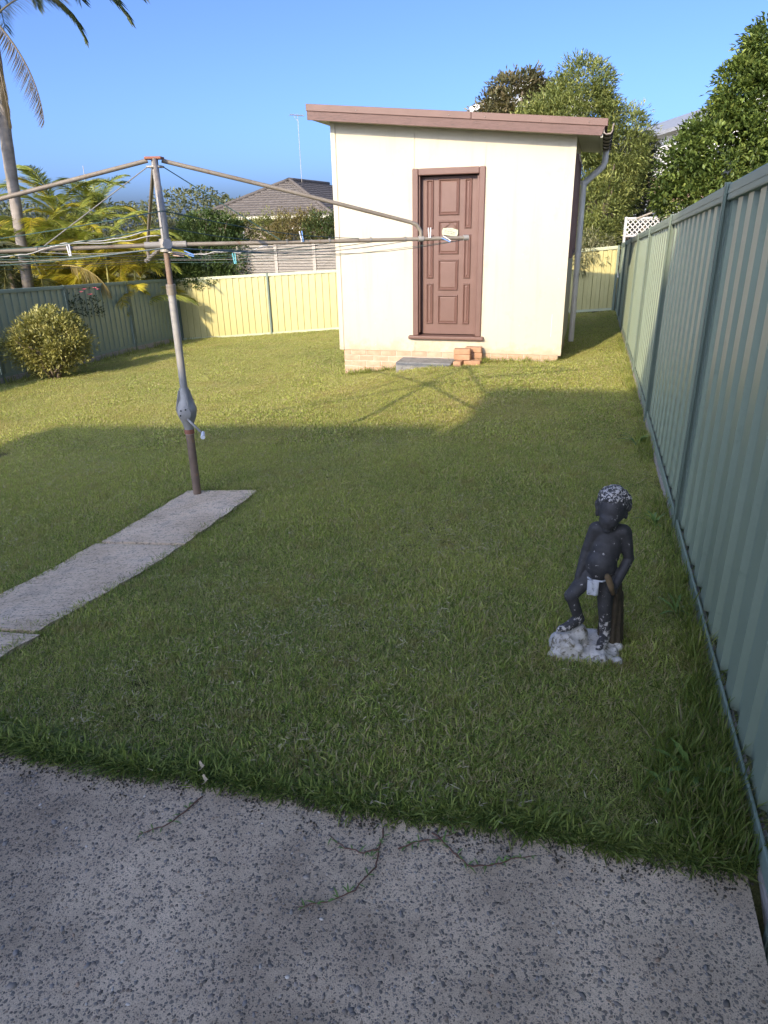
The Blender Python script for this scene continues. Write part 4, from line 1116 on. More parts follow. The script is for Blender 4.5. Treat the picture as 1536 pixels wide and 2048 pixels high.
place_frond(dfr, palm, Vector((-8.36, 18.36, 5.9)) - PALM, R(-8), R(-48), 0, .80, True)
place_frond(dfr, palm, Vector((-8.42, 18.36, 5.85)) - PALM, R(-60), R(-60), 0, .75)
place_frond(dfr, palm, Vector((-8.62, 18.38, 5.2)) - PALM, R(-120), R(-55), 0, 1.0)
sfr = frond_mesh('sparse_frond', 2.3, 26, .42, .022, R(62), [(.12, .11, .06), (.17, .15, .09), (.2, .18, .11)], .95, .25, stem_cols=((.13, .11, .06), (.18, .15, .09)), fold=-.3)
place_frond(sfr, palm, Vector((-8.30, 18.36, 5.82)) - PALM, R(-5), R(36), 0, .80, True)

# golden clumping palm behind the left fence
p = yw(-13.35, 15.0); CP = Vector((p.x, p.y, float(gz(p.x, p.y))))
cane = empty('clumping_palm', CP); tag(cane, 'yellow green clumping cane palm behind the left fence', 'palm')
GOLD = [(.24, .27, .04), (.44, .42, .055), (.62, .52, .07), (.68, .52, .09)]
LIME = [(.14, .18, .035), (.27, .31, .055), (.43, .44, .10)]
cf1 = frond_mesh('frond', 2.1, 92, .50, .021, R(92), GOLD, .35, .85, stem_cols=((.4, .3, .04), (.5, .38, .06)))
cf2 = frond_mesh('frond', 2.2, 92, .50, .020, R(80), LIME, .30, .85, stem_cols=((.25, .24, .05), (.34, .3, .06)))
firsts = {0: True, 1: True}
for i in range(24):
    an = rng.uniform(0, 6.28); rr = math.sqrt(rng.random()) * 1.0
    bx, by = rr * math.cos(an) * 1.15, rr * math.sin(an) * .6
    hgt = rng.uniform(.9, 3.55)
    lean_ = Vector((bx * .35, by * .35, 0))
    MB().tube([CP + Vector((bx, by, -.1)), CP + Vector((bx, by, 0)) + lean_ * .4 + Vector((0, 0, hgt * .6)), CP + Vector((bx, by, hgt)) + lean_], [.035, .03, .024], 8).build('cane', worn('cane_green', (.22, .22, .05), (.33, .3, .08), 5, .5) if i == 0 else bpy.data.materials['cane_green'], cane, smooth=True)
    topp = Vector((bx, by, hgt)) + lean_
    nf = 8
    a0_ = rng.uniform(0, 6.28)
    for j in range(nf):
        az = a0_ + j * 6.28 / nf + rng.uniform(-.3, .3); el = R(rng.uniform(28, 78))
        kind = 0 if (hgt < 2.2 and rng.random() < .85) or rng.random() < .25 else 1
        place_frond((cf1, cf2)[kind], cane, topp, az, el, R(rng.uniform(-25, 25)), rng.uniform(.62, .95), firsts[kind]); firsts[kind] = False
# a drying frond hanging over the fence
hang_f = frond_mesh('dry_frond', 1.35, 40, .38, .026, R(70), [(.30, .22, .07), (.40, .30, .10), (.45, .36, .16)], .7, .5, stem_cols=((.3, .22, .06), (.36, .28, .09)), fold=-.1)
pq_ = yw(-12.75, 13.05, .75)
place_frond(hang_f, cane, pq_ - CP, -TH + R(5), R(2), 0, 1.0, True)
# dark palms and shrubs at the far left
p = yw(-14.6, 13.3); LP = Vector((p.x, p.y, float(gz(p.x, p.y))))
lp_ = empty('shaded_palm', LP); tag(lp_, 'dark grey green palm clump at the left edge behind the left fence', 'palm')
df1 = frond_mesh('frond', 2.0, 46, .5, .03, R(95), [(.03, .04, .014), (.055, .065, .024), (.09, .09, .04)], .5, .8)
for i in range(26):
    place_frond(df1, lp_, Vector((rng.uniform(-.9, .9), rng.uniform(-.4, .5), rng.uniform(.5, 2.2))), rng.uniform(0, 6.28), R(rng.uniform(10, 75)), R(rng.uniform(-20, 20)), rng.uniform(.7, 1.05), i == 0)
MB().tube([LP, LP + Vector((.1, 0, 1.0)), LP + Vector((.05, 0, 2.2))], [.1, .08, .05], 8).build('stem', MT['bark'], lp_, smooth=True)
pl_ = yw(-16.6, 14.6); b = G(pl_.x, pl_.y)
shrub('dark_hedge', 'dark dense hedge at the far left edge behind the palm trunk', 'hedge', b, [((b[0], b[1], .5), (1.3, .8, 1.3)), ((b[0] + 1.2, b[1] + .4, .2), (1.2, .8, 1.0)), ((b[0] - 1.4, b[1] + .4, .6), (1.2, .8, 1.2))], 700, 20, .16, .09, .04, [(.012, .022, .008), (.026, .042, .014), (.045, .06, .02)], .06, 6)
gf = empty('arching_palm', Vector((pl_.x + .4, pl_.y + 1.2, b[2]))); tag(gf, 'arching yellow palm fronds at the left edge beside the tall trunk', 'palm')
for i in range(7): place_frond(cf1, gf, Vector((-.7, 0, 2.75)), R(-30 + i * 35), R(50 + 10 * (i % 2)), 0, .9)
MB().tube([gf.location, gf.location + Vector((-.4, 0, 1.5)), gf.location + Vector((-.7, 0, 2.8))], [.09, .08, .06], 8).build('stem', MT['bark'], gf)
# pink flowers above the left fence
pf_ = yw(-12.15, 11.9); FB = Vector((pf_.x, pf_.y, float(gz(pf_.x, pf_.y))))
fl = empty('flowering_shrub', FB); tag(fl, 'low shrub with bright pink red flowers peeping over the left fence', 'shrub')
P, D, cc, cid = crown_pts([((0, 0, 1.30), (.55, .3, .32)), ((.35, .5, 1.25), (.45, .3, .3)), ((.1, .2, .7), (.4, .3, .5))], 120, 18, .1, .7, .3)
n = len(P); Vs, Fs, cs = leaf_mesh(P, D, np.full(n, .07), np.full(n, .03), palette(n, [(.03, .05, .015), (.07, .09, .03)], cid)); np_mesh('crown', Vs, Fs, MT['leaf'], fl, cs)
for i in range(16):
    q = FB + Vector((rng.uniform(-.55, .75), rng.uniform(-.1, .7), rng.uniform(1.52, 1.72)))
    m_ = MB()
    for k_ in range(5):
        a_ = k_ * 1.2566 + i; dd = Vector((math.cos(a_), math.sin(a_), .5)).normalized(); sd_ = Vector((-math.sin(a_), math.cos(a_), 0))
        n_ = len(m_.v); m_.v += [tuple(q), tuple(q + dd * .035 + sd_ * .02), tuple(q + dd * .055), tuple(q + dd * .035 - sd_ * .02)]; m_.f.append((n_, n_ + 1, n_ + 2, n_ + 3))
    m_.build('flower', MT['flower'], fl, solid=.002)
MB().tube([FB, FB + Vector((.05, 0, .6)), FB + Vector((.1, .1, 1.2))], [.04, .03, .015], 6).build('stem', MT['bark'], fl)

# ---------------------------------------------------------------- trees behind the shed and the right fence
def tree_at(name, label, base, ells, ncl, per, cr_, L, Wd, cols, tr, **kw):
    return shrub(name, label, 'tree', base, ells, ncl, per, cr_, L, Wd, cols, tr, kw.pop('nl', 10), **kw)
p = yw(-.9, 18.1); b = G(p.x, p.y)
CALL = [(0.094, 0.122, 0.041), (0.188, 0.225, 0.068), (0.309, 0.338, 0.104), (0.431, 0.423, 0.140)]
tree_at('weeping_tree', 'feathery olive green tree rising behind the right end of the shed', b,
        [((4.75, 19.4, 3.5), (1.25, .9, 1.1)), ((5.0, 19.4, 4.35), (.75, .7, .65)), ((5.95, 19.3, 3.1), (.85, .8, 1.0)), ((4.0, 19.6, 3.3), (.9, .8, .8)), ((5.5, 19.0, 1.7), (.75, .7, .9)), ((5.3, 18.7, .95), (.6, .6, .65)), ((6.0, 19.4, 2.2), (.7, .8, .8))],
        1700, 30, .18, .115, .026, CALL, .10, up=.35, group='trees beyond the fences')
# drooping front branch over the back fence
p2 = yw(-.65, 16.5); 
tree_at('drooping_branch', 'sunlit leafy branch drooping over the back fence right of the shed', (p2.x, p2.y + .35, gy(-.65, 16.6)),
        [((p2.x - .3, p2.y - .25, .78), (.32, .22, .20)), ((p2.x - .45, p2.y - .25, .50), (.16, .16, .25)), ((p2.x + .22, p2.y - .25, .72), (.14, .14, .22)), ((p2.x, p2.y + .1, 1.0), (.5, .3, .2))], 70, 14, .11, .12, .024, [(.17, .18, .09), (.26, .26, .14), (.36, .34, .2)], .02, up=-.3, nl=4, group='trees beyond the fences')
p = yw(.35, 18.9); b = G(p.x, p.y)
tree_at('shaded_tree', 'dark dense tree between the feathery tree and the big right tree', b,
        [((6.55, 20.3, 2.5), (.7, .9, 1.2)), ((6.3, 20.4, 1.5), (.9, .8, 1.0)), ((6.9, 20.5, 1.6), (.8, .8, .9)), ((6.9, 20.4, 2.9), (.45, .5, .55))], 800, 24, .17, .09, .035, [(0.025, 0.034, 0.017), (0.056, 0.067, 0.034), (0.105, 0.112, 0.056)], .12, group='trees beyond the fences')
b = G(3.8, 23.2)
tree_at('brown_leaved_tree', 'brownish leaved tree crown above the middle of the shed roof', b,
        [((4.0, 23.1, 4.55), (.95, .8, .75)), ((3.5, 23.1, 4.3), (.6, .6, .6)), ((4.75, 23.2, 4.4), (.8, .7, .7)), ((4.2, 23.2, 3.5), (1.2, .8, .9)), ((4.45, 23.0, 5.05), (.35, .35, .3))],
        560, 20, .20, .135, .055, [(.06, .07, .03), (.13, .13, .06), (.20, .17, .085), (.28, .205, .115)], .12, group='trees beyond the fences')
b = G(6.2, 12.7)
BIG = [(0.041, 0.071, 0.019), (0.094, 0.140, 0.034), (0.179, 0.235, 0.053), (0.290, 0.328, 0.085)]
tree_at('broadleaf_tree', 'large dense dark green tree overhanging the near end of the right fence', b,
        [((5.75, 12.5, 2.35), (.95, .8, .9)), ((5.3, 12.6, 1.85), (.7, .7, .5)), ((6.3, 12.5, 3.0), (1.0, .8, 1.0)), ((5.75, 12.5, 3.35), (.45, .5, .5)), ((6.9, 12.6, 2.3), (1.1, .8, 1.2)), ((6.25, 12.5, 3.85), (.62, .6, .5)), ((5.0, 12.6, 2.35), (.38, .5, .35)), ((6.9, 12.6, 3.8), (.7, .6, .6)), ((5.9, 12.3, 1.4), (1.0, .6, .5))],
        2100, 28, .135, .088, .040, BIG, .14, up=.2, outward=.9, group='trees beyond the fences')
# far pieces
p = yw(.2, 16.9)
lat = empty('lattice_panel', (5.9, 17.8, gy(.1, 16.9))); tag(lat, 'white diamond lattice panel above the far end of the right fence', 'lattice')
def lf(x, z): return Vector((5.86 + x * .985, 17.8 + x * -.12, z))
LW, LZ0, LZ1 = .85, 1.12, 1.50
MB().hexa([lf(-.03, LZ0 - 1.7), lf(.02, LZ0 - 1.7), lf(.02, LZ0 - 1.7) + Vector((0, .05, 0)), lf(-.03, LZ0 - 1.7) + Vector((0, .05, 0)), lf(-.03, LZ1 + .04), lf(.02, LZ1 + .04), lf(.02, LZ1 + .04) + Vector((0, .05, 0)), lf(-.03, LZ1 + .04) + Vector((0, .05, 0))]).build('post', MT['lattice'], lat)
MB().tube([lf(0, LZ1), lf(LW, LZ1)], .03, 6).build('rail', MT['lattice'], lat)
MB().tube([lf(0, LZ0), lf(LW, LZ0)], .03, 6).build('rail', MT['lattice'], lat)
hh = LZ1 - LZ0
for s_ in (1, -1):
    x_ = -hh
    while x_ < LW:
        x0, x1 = x_, x_ + hh
        za, zb2 = (LZ0, LZ1) if s_ == 1 else (LZ1, LZ0)
        c0, c1 = max(0, x0), min(LW, x1)
        if c1 - c0 > .03:
            f0, f1 = (c0 - x0) / hh, (c1 - x0) / hh
            MB().tube([lf(c0, za + (zb2 - za) * f0) + Vector((0, .01 * s_, 0)), lf(c1, za + (zb2 - za) * f1) + Vector((0, .01 * s_, 0))], .016, 4).build('slat', MT['lattice'], lat)
        x_ += .115
gt = empty('cream_gate_post', (5.55, 14.5, gy(.65, 13.7))); tag(gt, 'cream timber post with braced rail behind the right fence', 'gate')
zg = gy(.65, 13.7)
MB().box(5.47, 5.58, 14.45, 14.56, zg - .2, 1.72).build('post', MT['cream_trim'], gt, bevel=.006)
MB().lathe([(.05, 1.721), (.06, 1.74), (.03, 1.80), (.0, 1.82)], (5.525, 14.505, 0), 8).build('finial', MT['cream_trim'], gt)
MB().box(5.583, 6.6, 14.47, 14.54, 1.50, 1.60).build('rail', MT['cream_trim'], gt, bevel=.006)
MB().tube([(5.585, 14.5, 1.72), (5.75, 14.5, 1.58)], .03, 6).build('brace', MT['cream_trim'], gt)
MB().tube([(5.47, 14.52, 1.70), (5.10, 14.9, 1.52)], .02, 6).build('handrail', MT['sleeper'], gt)
MB().box(6.5, 6.6, 14.45, 14.56, zg - .2, 1.497).build('post', MT['cream_trim'], gt)

# ================================================================ NEIGHBOURING HOUSES
def roof_courses(mb, e0, e1, r0_, r1_, ncourse, lift=.035):
    """stepped tile courses between the eave line e0-e1 and the upper line r0_-r1_"""
    e0, e1, r0_, r1_ = map(Vector, (e0, e1, r0_, r1_))
    for i in range(ncourse):
        t0, t1 = i / ncourse, (i + 1) / ncourse + .004
        a, b = e0.lerp(r0_, t0), e1.lerp(r1_, t0); c, d_ = e1.lerp(r1_, t1), e0.lerp(r0_, t1)
        up_ = Vector((0, 0, lift))
        n_ = len(mb.v)
        nseg = 26
        row_lo = [a.lerp(b, k_ / nseg) for k_ in range(nseg + 1)]; row_hi = [d_.lerp(c, k_ / nseg) for k_ in range(nseg + 1)]
        for k_ in range(nseg + 1):
            wv = Vector((0, 0, .018 * (k_ % 2)))
            mb.v += [tuple(row_lo[k_]), tuple(row_lo[k_] + up_ + wv), tuple(row_hi[k_] + wv * .6)]
        for k_ in range(nseg):
            o_ = n_ + 3 * k_
            mb.f += [(o_, o_ + 3, o_ + 4, o_ + 1), (o_ + 1, o_ + 4, o_ + 5, o_ + 2)]
hroot = empty('tiled_roof_house', yw(-15.0, 32.5, -2.2)); tag(hroot, 'house with brown tiled hip roof beyond the back fence', 'house')
eL, eR, eS, eZ = -18.4, -11.75, 29.4, 1.80
apx, apS, apZ = -14.95, 32.5, 3.36
mb = MB()
A0, A1 = yw(eL, eS, eZ), yw(eR, eS, eZ); AP = yw(apx, apS, apZ); RE = yw(apx, apS + 5.5, apZ)
B0, B1 = yw(eL, eS + 12, eZ), yw(eR, eS + 12, eZ)
roof_courses(mb, A0, A1, AP, AP, 15)
roof_courses(mb, A1, B1, AP, RE, 15)
roof_courses(mb, B0, A0, RE, AP, 15)
rf_ = mb.build('roof', MT['roof_tile'], hroot)
for q in (A0, A1):
    pts = [q.lerp(AP, t) + Vector((0, 0, .05)) for t in np.linspace(0, 1, 14)]
    MB().tube(pts, [.085 if i % 2 else .075 for i in range(14)], 8).build('hip_capping', MT['roof_tile'], rf_, smooth=True)
MB().tube([AP.lerp(RE, t) + Vector((0, 0, .05)) for t in np.linspace(0, 1, 12)], .08, 8).build('ridge_capping', MT['roof_tile'], rf_, smooth=True)
MB().ybox(eL - .05, eR + .05, eS - .08, eS + .04, eZ - .11, eZ + .0).build('gutter', MT['soffit'], hroot)
MB().ybox(eL + .5, eR - .5, eS + .6, eS + 11.4, -2.6, eZ).build('wall', MT['tan_wall'], hroot)
for a in (-16.9, -13.6):
    w_ = MB().ybox(a - .6, a + .6, eS + .56, eS + .598, .1, 1.3).build('window', MT['white_paint'], hroot); MB().ybox(a - .54, a + .54, eS + .545, eS + .558, .16, 1.24).build('pane', MT['glass'], w_)
# small second hip showing right of the ridge
mb = MB(); q0, q1 = yw(-14.3, 37.2, 2.6), yw(-10.4, 37.2, 2.6); q2 = yw(-12.5, 39.0, 3.42); q3 = yw(-12.5, 42, 3.42); q4 = yw(-10.4, 43, 2.6); q5 = yw(-14.3, 43, 2.6)
roof_courses(mb, q0, q1, q2, q2, 6); roof_courses(mb, q1, q4, q2, q3, 6); roof_courses(mb, q5, q0, q3, q2, 6)
mb.build('rear_roof', MT['roof_tile'], hroot)
MB().ybox(-14.0, -10.7, 37.6, 42.8, -2.6, 2.6).build('rear_wall', MT['house_wall'], hroot)
ant = empty('tv_antenna', (-3.672, 38.0, 3.3)); tag(ant, 'thin television antenna mast standing on the brown tiled roof', 'antenna')
MB().tube([(-3.672, 38, 3.0), (-3.68, 38, 6.25)], .012, 6).build('mast', MT['galv'], ant)
bm_ = MB().tube([(-4.02, 37.9, 6.22), (-3.42, 38.2, 6.20)], .016, 6).build('boom', MT['galv'], ant)
for i in range(7):
    c = Vector((-4.02, 37.9, 6.22)).lerp(Vector((-3.42, 38.2, 6.20)), i / 6); MB().tube([c + Vector((-.08, .3, 0)), c + Vector((.08, -.3, 0))], .010, 5).build('element', MT['galv'], bm_)
MB().tube([(-3.85, 38, 6.15), (-3.68, 38, 5.95)], .01, 5).build('stay', MT['galv'], ant)
mst = MB().tube([(-15.1, 40, -3.2), (-15.0, 40, 4.4)], .018, 6).build('aerial_mast', MT['galv']); tag(mst, 'thin grey pole sticking up behind the cane palm', 'pole')

whr = empty('white_house', (6.0, 31, -1.3)); tag(whr, 'white house with pale roof edge showing above the shed roof behind the trees', 'house')
def gable(root, x0, x1, y0, y1, zg_, ze, zr, wall, roofm, over=.3):
    xm = (x0 + x1) / 2
    m_ = MB(); m_.v = [(x0, y0, zg_), (x1, y0, zg_), (x1, y0, ze), (xm, y0, zr), (x0, y0, ze), (x0, y1, zg_), (x1, y1, zg_), (x1, y1, ze), (xm, y1, zr), (x0, y1, ze)]
    m_.f = [(0, 1, 2, 3, 4), (9, 8, 7, 6, 5), (0, 4, 9, 5), (1, 6, 7, 2)]
    m_.build('wall', wall, root)
    m_ = MB(); sl = (zr - ze) / (xm - x0)
    for sgn, xe in ((1, x0), (-1, x1)):
        ex = xe - sgn * over; ez = ze - sl * over
        m_.hexa([(ex, y0 - over, ez), (xm, y0 - over, zr), (xm, y1 + over, zr), (ex, y1 + over, ez), (ex, y0 - over, ez + .12), (xm, y0 - over, zr + .12), (xm, y1 + over, zr + .12), (ex, y1 + over, ez + .12)])
    rf = m_.build('roof', roofm, root)
    m_ = MB()
    for sgn, xe in ((1, x0), (-1, x1)):
        ex = xe - sgn * over; ez = ze - sl * over
        m_.hexa([(ex, y0 - over - .03, ez - .1), (xm, y0 - over - .03, zr - .1), (xm, y0 - over - .003, zr - .1), (ex, y0 - over - .003, ez - .1), (ex, y0 - over - .03, ez + .10), (xm, y0 - over - .03, zr + .10), (xm, y0 - over - .003, zr + .10), (ex, y0 - over - .003, ez + .10)])
    m_.build('barge_board', MT['white_paint'], rf)
gable(whr, 3.85, 8.0, 30.3, 40, -1.4, 5.4, 6.25, MT['white_paint'], MT['grey_roof'])
w_ = MB().box(5.2, 6.6, 30.25, 30.297, 2.8, 4.2).build('window', MT['white_paint'], whr); MB().box(5.26, 6.54, 30.235, 30.248, 2.86, 4.14).build('pane', MT['glass'], w_)
wh2 = empty('pale_house', (11.5, 26, -.7)); tag(wh2, 'pale two storey house half hidden behind the big tree on the right', 'house')
gable(wh2, 10.15, 15.5, 25.5, 36, -1.0, 4.2, 5.2, MT['white_paint'], MT['grey_roof'], .35)
MB().box(8.6, 11.2, 23.8, 25.45, -1.0, 1.9).build('porch_wall', MT['white_paint'], wh2)
m_ = MB(); m_.hexa([(8.4, 23.6, 1.9), (11.3, 23.6, 1.9), (11.3, 25.4, 2.6), (8.4, 25.4, 2.6), (8.4, 23.6, 1.98), (11.3, 23.6, 1.98), (11.3, 25.4, 2.68), (8.4, 25.4, 2.68)]); m_.build('porch_roof', MT['brick'], wh2)
w_ = MB().box(11.0, 12.4, 25.45, 25.497, 2.2, 3.6).build('window', MT['white_paint'], wh2); MB().box(11.06, 12.34, 25.435, 25.448, 2.26, 3.54).build('pane', MT['glass'], w_)

nP = 20000  # tree line added to cover the dark sky band at the horizon
fx = rng.uniform(-75, 20, nP); fy_ = rng.uniform(88, 104, nP); top_ = 3.9 + .9 * np.sin(fx * .21) + .6 * np.sin(fx * .53 + 1) + .35 * np.sin(fx * 1.7) 
fz = -3.2 + (top_ + 3.2) * rng.random(nP) ** .6
P_ = np.stack([fx, fy_, fz], 1); D_ = rand_dirs(nP); D_[:, 2] = np.abs(D_[:, 2])
Vs, Fs, cs = leaf_mesh(P_, D_, rng.uniform(.35, .8, nP), rng.uniform(.2, .45, nP), palette(nP, [(.10, .115, .06), (.16, .175, .09), (.22, .225, .12)], None))
tag(np_mesh('horizon_cover_trees', Vs, Fs, MT['leaf'], None, cs), 'added low line of trees covering the dark horizon sky behind the left gardens', 'trees', kind='stuff')

# the house behind the viewer, which shades the near lawn
own = empty('rear_house', yw(-4, -14, 0)); tag(own, 'house at the back of the patio whose shadow covers the near lawn', 'house')
HS = -11.0                       # eave line of the house, well behind the viewer
def hk(a, z):                    # an eave point that throws the shadow seen on the lawn
    return a - .2625 * (-2.3 - HS), z + .46 * (-2.3 - HS)
(l0, lz0), (l1, lz1), (m0, mz), (m1, _) = hk(-8.95, 2.83), hk(-3.72, 3.02), hk(-3.86, 3.76), hk(1.6, 3.76)
MB().ybox(l0 + .4, l1, HS - 7, HS - .45, -.8, lz0 - .05).build('wall', MT['white_paint'], own)
MB().ybox(l1 + .005, m1 - .2, HS - 7, HS - .45, -.3, mz - .14).build('wall', MT['white_paint'], own)
m_ = MB(); m_.hexa([yw(l0, HS, lz0 - .08), yw(l1, HS, lz1 - .08), yw(l1, HS - 7.2, lz1 + .9), yw(l0, HS - 7.2, lz0 + .9), yw(l0, HS, lz0), yw(l1, HS, lz1), yw(l1, HS - 7.2, lz1 + 1), yw(l0, HS - 7.2, lz0 + 1)]); m_.build('roof', MT['roof_tile'], own)
MB().ybox(m0, m1, HS - 7.2, HS, mz - .135, mz).build('roof', MT['roof_tile'], own)
gp_ = [hk(a, z) for a, z in ((-2.32, 3.762), (-2.13, 4.1), (-1.76, 4.66), (-1.1, 5.2), (-.2, 5.2), (.8, 4.4), (1.3, 3.762))]
m_ = MB()
m_.v = [tuple(yw(a, HS - .05, z)) for a, z in gp_] + [tuple(yw(a, HS - 6, z)) for a, z in gp_]
n_ = len(gp_); m_.f = [tuple(range(n_)), tuple(reversed(range(n_, 2 * n_)))] + [(i, n_ + i, n_ + (i + 1) % n_, (i + 1) % n_) for i in range(n_)]
m_.build('upper_gable', MT['white_paint'], own)
for a0, a1, z0, z1 in ((-3.2, -1.4, .05, 2.1), (-7.2, -5.6, .9, 2.1)):
    w_ = MB().ybox(a0, a1, HS - .448, HS - .40, z0, z1).build('window', MT['white_paint'], own); MB().ybox(a0 + .06, a1 - .06, HS - .398, HS - .385, z0 + .06, z1 - .06).build('pane', MT['glass'], w_)

# ================================================================ LAWN AND WEEDS
def clump_mesh(name, nb, rad_, lmin, lmax, wmin, wmax, leanmin, leanmax, mat, bias=None, up0_=0.0):
    an = rng.uniform(0, 2 * math.pi, nb); rr = np.sqrt(rng.random(nb)) * rad_; a2 = rng.uniform(0, 2 * math.pi, nb)
    P = np.stack([rr * np.cos(a2), rr * np.sin(a2), np.full(nb, -.004)], 1)
    le = np.radians(rng.uniform(leanmin, leanmax, nb))
    D = np.stack([np.cos(an) * np.sin(le), np.sin(an) * np.sin(le), np.cos(le)], 1)
    if bias is not None: D = D + np.array(bias); D /= np.linalg.norm(D, axis=1, keepdims=True)
    L = rng.uniform(lmin, lmax, nb)[:, None]; Wd = rng.uniform(wmin, wmax, nb)[:, None]
    side = np.cross(D, [[0, 0, 1.0]]) + rng.normal(0, .3, (nb, 3)); side /= np.linalg.norm(side, axis=1, keepdims=True)
    mid = P + D * L * .55; tip = mid + (D + np.array([[0, 0, -.45]]) * rng.uniform(.2, 1.3, (nb, 1))) * L * .45
    Vv = np.stack([P - side * Wd * .4, P + side * Wd * .4, mid + side * Wd * .5, mid - side * Wd * .5, tip], 1).reshape(-1, 3)
    Vv[:, 2] = np.maximum(Vv[:, 2], -.006)
    i5 = np.arange(nb) * 5
    Ff = np.concatenate([np.stack([i5, i5 + 1, i5 + 2], 1), np.stack([i5, i5 + 2, i5 + 3], 1), np.stack([i5 + 3, i5 + 2, i5 + 4], 1)])
    cc = np.repeat(np.stack([rng.random(nb), rng.random(nb), rng.random(nb)], 1), 5, 0)
    o = np_mesh(name, Vv, Ff, mat, None, cc)
    COL.objects.unlink(o)
    return o
def scatter(name, label, cat, pts, yaw, scl, tilt, protos):
    pc_ = bpy.data.collections.new(name + '_prototypes')
    for q in protos: pc_.objects.link(q)
    n = len(pts)
    me = bpy.data.meshes.new(name); me.vertices.add(n); me.vertices.foreach_set('co', pts.astype(np.float32).ravel())
    for nm, typ, dat, key in (('rot', 'FLOAT_VECTOR', np.stack([tilt[:, 0], tilt[:, 1], yaw], 1).astype(np.float32).ravel(), 'vector'), ('scl', 'FLOAT', scl.astype(np.float32), 'value'), ('pick', 'INT', rng.integers(0, len(protos), n).astype(np.int32), 'value')):
        a_ = me.attributes.new(nm, typ, 'POINT'); a_.data.foreach_set(key, dat)
    o = bpy.data.objects.new(name, me); COL.objects.link(o)
    ng = bpy.data.node_groups.new(name, 'GeometryNodeTree')
    ng.interface.new_socket('Geometry', in_out='INPUT', socket_type='NodeSocketGeometry'); ng.interface.new_socket('Geometry', in_out='OUTPUT', socket_type='NodeSocketGeometry')
    N = ng.nodes; gi = N.new('NodeGroupInput'); go = N.new('NodeGroupOutput'); ip = N.new('GeometryNodeInstanceOnPoints'); ci = N.new('GeometryNodeCollectionInfo')
    ci.inputs['Collection'].default_value = pc_; ci.inputs['Separate Children'].default_value = True; ci.inputs['Reset Children'].default_value = True
    def nat(nm, typ):
        x = N.new('GeometryNodeInputNamedAttribute'); x.data_type = typ; x.inputs['Name'].default_value = nm; return x.outputs['Attribute']
    e2r = N.new('FunctionNodeEulerToRotation'); ng.links.new(nat('rot', 'FLOAT_VECTOR'), e2r.inputs[0])
    ng.links.new(gi.outputs[0], ip.inputs['Points']); ng.links.new(ci.outputs[0], ip.inputs['Instance']); ip.inputs['Pick Instance'].default_value = True
    ng.links.new(nat('pick', 'INT'), ip.inputs['Instance Index']); ng.links.new(e2r.outputs[0], ip.inputs['Rotation']); ng.links.new(nat('scl', 'FLOAT'), ip.inputs['Scale'])
    ng.links.new(ip.outputs[0], go.inputs[0])
    md = o.modifiers.new('Scatter', 'NODES'); md.node_group = ng
    tag(o, label, cat, kind='stuff')
    return o
near_p = [clump_mesh('turf_tuft', 54, .055, .016, .040, .0018, .0038, 15, 84, MT['grass']) for _ in range(7)]
far_p = [clump_mesh('turf_patch', 80, .11, .018, .034, .004, .007, 10, 80, MT['grass']) for _ in range(5)]
def inside_lawn(a, s):
    okm = (s > edge_s(a) + .0) & (a < -.03) & (a > -11.78) & (s < 16.2)
    okm &= ~((a > -3.60) & (a < -2.97) & (s < 2.86) & (s > -2)) | ((a > -3.62) & (a < -2.95) & (np.abs(s - .46) < .09) & (rng.random(len(a)) < .5) & (a < -3.0))
    okm &= ~((a > WL + .02) & (a < WR - .02) & (s > SS - .0) & (s < SS + DEP))
    okm &= ~((a > SA - .70) & (a < SA + .10) & (s > SS - .42) & (s < SS))
    dx = BO.x + NA.x * a + DS.x * s - SP.x; dy = BO.y + NA.y * a + DS.y * s - SP.y
    okm &= (dx * dx + dy * dy) > .115 ** 2
    hx_ = BO.x + NA.x * a + DS.x * s - HB.x; hy_ = BO.y + NA.y * a + DS.y * s - HB.y
    okm &= (hx_ * hx_ + hy_ * hy_) > .06 ** 2
    return okm
def lawn_points(n, s0, s1, a0, a1):
    a = rng.uniform(a0, a1, n); s = rng.uniform(s0, s1, n)
    m = inside_lawn(a, s); a, s = a[m], s[m]
    x = BO.x + NA.x * a + DS.x * s; y = BO.y + NA.y * a + DS.y * s
    # keep what the camera could see from about here
    vis = (np.abs(x + .1) < (y + 1.2) * .70 + 1.3) & (y > .9)
    return np.stack([x, y, gz(x, y)], 1)[vis]
P1 = lawn_points(64000, -.5, 4.2, -6.5, 0)
P2 = lawn_points(60000, 4.2, 9.0, -11.8, 0)
P3 = lawn_points(34000, 9.0, 16.2, -11.8, 0)
def sc_args(P, smin, smax):
    n = len(P); return rng.uniform(0, 6.283, n), rng.uniform(smin, smax, n), rng.normal(0, .18, (n, 2))
def patchy(P):
    return .68 + .62 * (np.sin(P[:, 0] * 3.1 + np.sin(P[:, 1] * 2.3) * 1.4) * np.sin(P[:, 1] * 2.7 + P[:, 0]) * .5 + .5)
ya, s_c, ti = sc_args(P1, .65, 1.25); s_c *= patchy(P1)
scatter('near_lawn_grass', 'clipped green lawn grass in the near shaded half of the yard', 'grass', P1, ya, s_c, ti, near_p)
PF = np.concatenate([P2, P3]); ya, s_c, ti = sc_args(PF, .55, 1.15); s_c *= patchy(PF)
scatter('far_lawn_grass', 'lawn grass, partly dry and tinted sunlit yellow, in the back of the yard', 'grass', PF, ya, s_c, ti, far_p)
